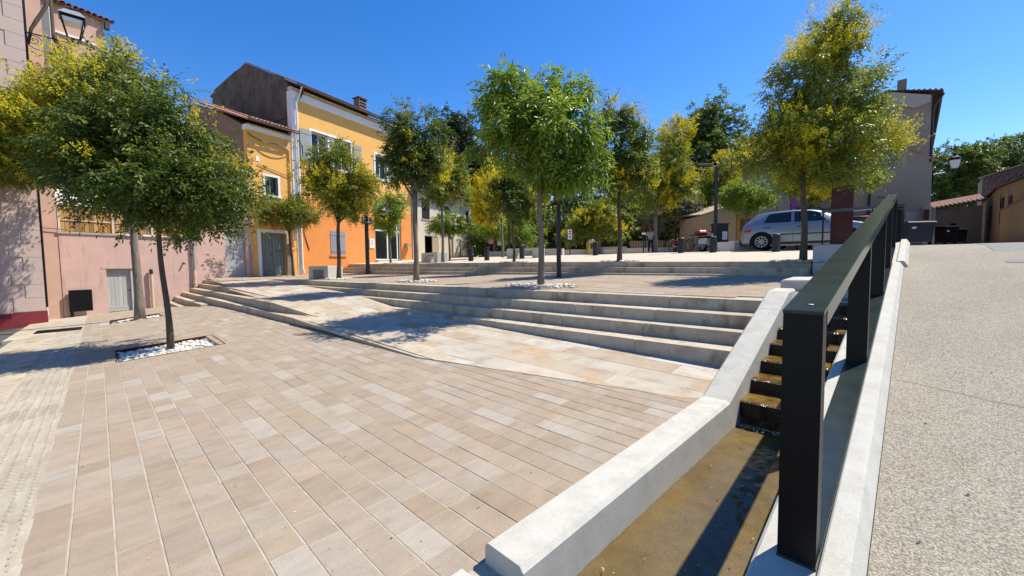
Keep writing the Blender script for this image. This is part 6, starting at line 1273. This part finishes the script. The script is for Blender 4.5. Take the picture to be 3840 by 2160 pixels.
tree('G', 'small round tree in front of the shop window', 'leaf_fresh', 1500, .32, (.11, .044), r=.06, zf=T2, pan=30, pq=.02)
tree('H', 'tall thin tree in front of the cream house, small fork below the crown', 'leaf_mid', 1900, .34, (.12, .046), r=.07, zf=T2, pan=120, pmask=lambda P, D: P[:, 0] > .1, pq=.018, dry=40)
tree('I', 'very small round tree beside the slatted railing', 'leaf_fresh', 1300, .32, (.12, .046), r=.05, bark='bark_dark', zf=T2)
tree('J', 'small yellow edged tree with a dark thin trunk in front of the stone bench', 'leaf_deep', 2400, .30, (.11, .042), pan=800, pmask=lambda P, D: (np.abs(P[:, 0]*.7+P[:, 1]*.7) > .55), r=.055, bark='bark_dark', zf=T2, plen=.34, pq=.018)
tree('K', 'bright yellow blossoming tree at the left end of the park fence', 'leaf_mid', 1300, .34, (.13, .05), pan=2000, r=.09, zf=T2, plen=.42, pq=.026)
tree('L', 'low leafy tree along the park fence behind the yellow tree', 'leaf_fresh', 2200, .36, (.14, .055), pan=160, r=.08, zf=T2, pq=.025, pmask=lambda P, D: P[:, 0] > 0)
tree('M', 'tree at the upper steps with pale dry panicles on top and a bent trunk', 'leaf_deep', 3400, .28, (.095, .038), pan=520, pmask=lambda P, D: noise3(P, 3, 3, 3) > .6, r=.075, bark='bark_dark', zf=T2, dry=320, pq=.014)
tree('N', 'tall yellowish tree whose trunk hides part of the standing man', 'leaf_mid', 3000, .36, (.14, .052), pan=1400, pmask=lambda P, D: noise3(P, 2, 2, 2) > -.2, r=.11, zf=T2, pq=.022, plen=.34)
tree('O', 'silvery green tree beside the bicycles', 'leaf_silver', 2300, .38, (.14, .05), r=.12, bark='bark_dark', zf=T2)
tree('P', 'light green tree beside the bending gardener', 'leaf_mid', 2400, .38, (.15, .056), pan=420, r=.09, zf=T2, pq=.026, pmask=lambda P, D: P[:, 2] < 3)
tree('Q', 'clipped umbrella shaped light green tree above the silver car tail', 'leaf_fresh', 3000, .24, (.12, .05), k=7, droop=.2, r=.06, zf=T2, keep=1., name='clipped_tree')
tree('R', 'tall yellow flowered tree at the right end of the upper steps', 'leaf_mid', 6800, .27, (.080, .032), pan=3200, pmask=lambda P, D: noise3(P, 3, 3, 3) > .2, r=.068, bark='bark_dark', zf=T2, dry=240, pq=.0115, plen=.26, pper=28)
tree('S', 'light green tree behind the rusted panel and parked cars', 'leaf_fresh', 3400, .32, (.12, .05), pan=260, r=.08, zf=T2, pq=.02, pmask=lambda P, D: D[:, 2] < .1)
tree('T', 'yellow tinged tree in front of the tall dark trees', 'leaf_mid', 2000, .42, (.16, .06), pan=500, r=.12, zf=T2, pq=.03)
for k_, lab, rx in (('C', 'white pebbles round the central tree', 1.0), ('Dt', 'white pebbles round the slim terrace tree', 1.0), ('E', 'white pebbles round the forked tree', .9)): ring(TREES[k_][0][0], TREES[k_][0][1], T1, lab, rx, .42, 260)
for k_ in 'GHJMR': ring(TREES[k_][0][0], TREES[k_][0][1], T2, 'white pebbles round a tree on the gravel square', .7, .3, 120)
# large dark trees and hedges behind
def big(lab, x, y, z, ell, leafm, n, size, r, grp='dark trees behind the square', name='tree', bark='bark_dark'):
    t = thing(name, lab, 'tree', (x, y, z), 0, grp); top = (0, 0, max(q[2]-q[4]*.5 for q in ell)); trunk(t, (0, 0, -.3), top, r, ell, M[bark], 5)
    P, D = sample(ell, n, 2.6, .88); fronds(P, D, size*1.6, (size, size*.62), 6, .35, M[leafm], 'crown', t); return t
def at(px, py, dep):   # picture direction to a place at that distance, used once for the far trees
    v = cam.matrix_world.to_3x3() @ Vector(((px*1.4907-1920)/1500, -(py*1.4907-1080)/1500, -1)); return Vector((0, 0, 1.6))+v*dep
def bigpx(lab, bpx, dep, cr, leafm, n, size, r, **k):
    b = at(bpx, 640, dep); b.z = 2.3; s = 1.4907*dep/1500; ell = [[*(at(cx, cy, dep)-b), rx*s, ry*s] for cx, cy, rx, ry in cr]; return big(lab, b.x, b.y, 2.3, ell, leafm, n, size, r, **k)
bigpx('dark olive tree rising behind the cream house', 1150, 42, [(1130, 350, 60, 70), (1170, 410, 55, 90), (1105, 430, 50, 60), (1190, 480, 40, 70), (1150, 320, 40, 40), (1215, 470, 45, 80), (1205, 400, 40, 70)], 'leaf_dark', 6800, .22, .3)
bigpx('tall dark green tree rising between the blossoming trees', 1790, 44, [(1790, 320, 60, 75), (1750, 340, 50, 55), (1830, 350, 60, 65), (1780, 430, 95, 85), (1800, 275, 30, 32), (1730, 410, 75, 70), (1850, 430, 60, 80), (1680, 430, 60, 60)], 'leaf_deep', 8500, .22, .35)
bigpx('broad tree behind the central tree', 1400, 46, [(1400, 500, 90, 75), (1480, 480, 80, 85), (1330, 540, 70, 60), (1520, 540, 70, 50), (1580, 460, 60, 70), (1450, 420, 60, 60)], 'leaf_mid', 6000, .24, .3)
bigpx('leafy tree behind the right hand blossoming tree', 1920, 40, [(1920, 420, 80, 70), (1880, 400, 60, 60), (1960, 450, 60, 60), (1990, 500, 70, 50)], 'leaf_mid', 3800, .22, .3)
bigpx('dark broad tree behind the parked cars', 2085, 34, [(2060, 540, 60, 50), (2110, 560, 50, 45), (2020, 560, 50, 45)], 'leaf_dark', 3000, .2, .25)
bigpx('bright leafy tree behind the right end of the park fence', 1690, 38, [(1690, 540, 70, 55), (1740, 560, 50, 45), (1640, 555, 55, 45)], 'leaf_mid', 3000, .22, .2)
bigpx('bright leafy tree behind the middle of the park fence', 1590, 40, [(1590, 520, 70, 60), (1540, 550, 60, 50), (1640, 500, 50, 50)], 'leaf_fresh', 3200, .22, .2)
bigpx('pale green tree behind the lilac house', 1340, 40, [(1340, 560, 65, 50), (1290, 570, 55, 45), (1400, 575, 60, 45)], 'leaf_mid', 3000, .22, .2)
bigpx('leafy tree behind the left end of the park fence', 1225, 38, [(1225, 560, 50, 55), (1200, 590, 40, 40), (1260, 600, 50, 35)], 'leaf_dark', 2600, .2, .2)
for bp, dp, cr, lm, lb in ((1310, 52, [(1310, 530, 70, 60), (1260, 560, 60, 50)], 'leaf_dark', 'dark round tree far behind the yellow blossoming tree'), (1455, 54, [(1455, 560, 75, 60), (1520, 580, 60, 45)], 'leaf_mid', 'far green tree seen right of the central trunk'), (1650, 52, [(1650, 500, 80, 75), (1600, 570, 70, 50)], 'leaf_deep', 'far dark green tree behind the silvery green tree'), (1850, 50, [(1850, 480, 80, 80), (1900, 540, 70, 50)], 'leaf_deep', 'far green tree rising behind the clipped tree'), (1960, 52, [(1970, 470, 80, 80), (2030, 500, 60, 60)], 'leaf_dark', 'far dark tree behind the beige outbuilding')):
    bigpx(lb, bp, dp, cr, lm, 2800, .28, .25)
bigpx('dark tree left of the lane beyond the houses', 2400, 66, [(2400, 430, 60, 75), (2370, 500, 50, 60), (2440, 420, 55, 60), (2380, 560, 50, 50)], 'leaf_deep', 5200, .34, .4, grp='dark trees beyond the lane')
bigpx('wide dark tree in the middle beyond the lane', 2490, 70, [(2490, 415, 70, 65), (2450, 480, 70, 60), (2540, 410, 60, 60), (2500, 500, 80, 50)], 'leaf_deep', 5200, .34, .4, grp='dark trees beyond the lane')
bigpx('dark tree at the right edge beyond the lane', 2590, 72, [(2590, 400, 70, 70), (2640, 420, 70, 70), (2570, 470, 70, 60)], 'leaf_deep', 4600, .34, .4, grp='dark trees beyond the lane')
def hedge(lab, a, c, h_, wd, leafm, n, size, cat='hedge'):
    L = (Vector(c)-Vector(a)).length; k = max(2, round(L/1.6)); ell = []
    for i in range(k+1): p = Vector(a).lerp(Vector(c), i/k); ell.append([p.x-a[0], p.y-a[1], h_*rnd.uniform(.42, .56), 1.25+rnd.uniform(-.2, .4), h_*rnd.uniform(.48, .62)])
    P, D = sample(ell, n, 2.6, .95); o = fronds(P, D, size*1.5, (size, size*.6), 6, .3, M[leafm], 'hedge', None); o.location = (a[0], a[1], T2(*a)); return tag(o, lab, cat)
hedge('dark hedge behind the left half of the park fence', (-25.2, 22.2), (-18.2, 29.2), 3.4, 1, 'leaf_deep', 5200, .2)
hedge('dark shrubs behind the middle of the park fence', (-17.2, 30.4), (-12.2, 34.4), 3.8, 1, 'leaf_mid', 4600, .2); hedge('tall green shrubs behind the right end of the park fence', (-11.4, 33.8), (-6.8, 36.0), 4.4, 1, 'leaf_mid', 4400, .2)
hedge('high ivy clad hedge between the cream house and the park', (-29, 27.5), (-24.2, 33), 5.0, 1, 'leaf_dark', 4200, .24); hedge('dark shrubs in the shade behind the no parking sign', (-4.6, 29.0), (-2.2, 30.6), 3.0, 1, 'leaf_dark', 2600, .18)
# overhead cable from the gable across to the set back house
tag(MB().tube([fw(1.0, 2.6, 11.9), fw(3.5, 3.2, 10.9), fw(5.6, 4.0, 10.35), fw(7.58, 4.4, 10.2)], .014, 5).build('overhead_cable', M['black_metal']), 'black overhead cable strung from the weathered gable to the salmon house', 'cable')
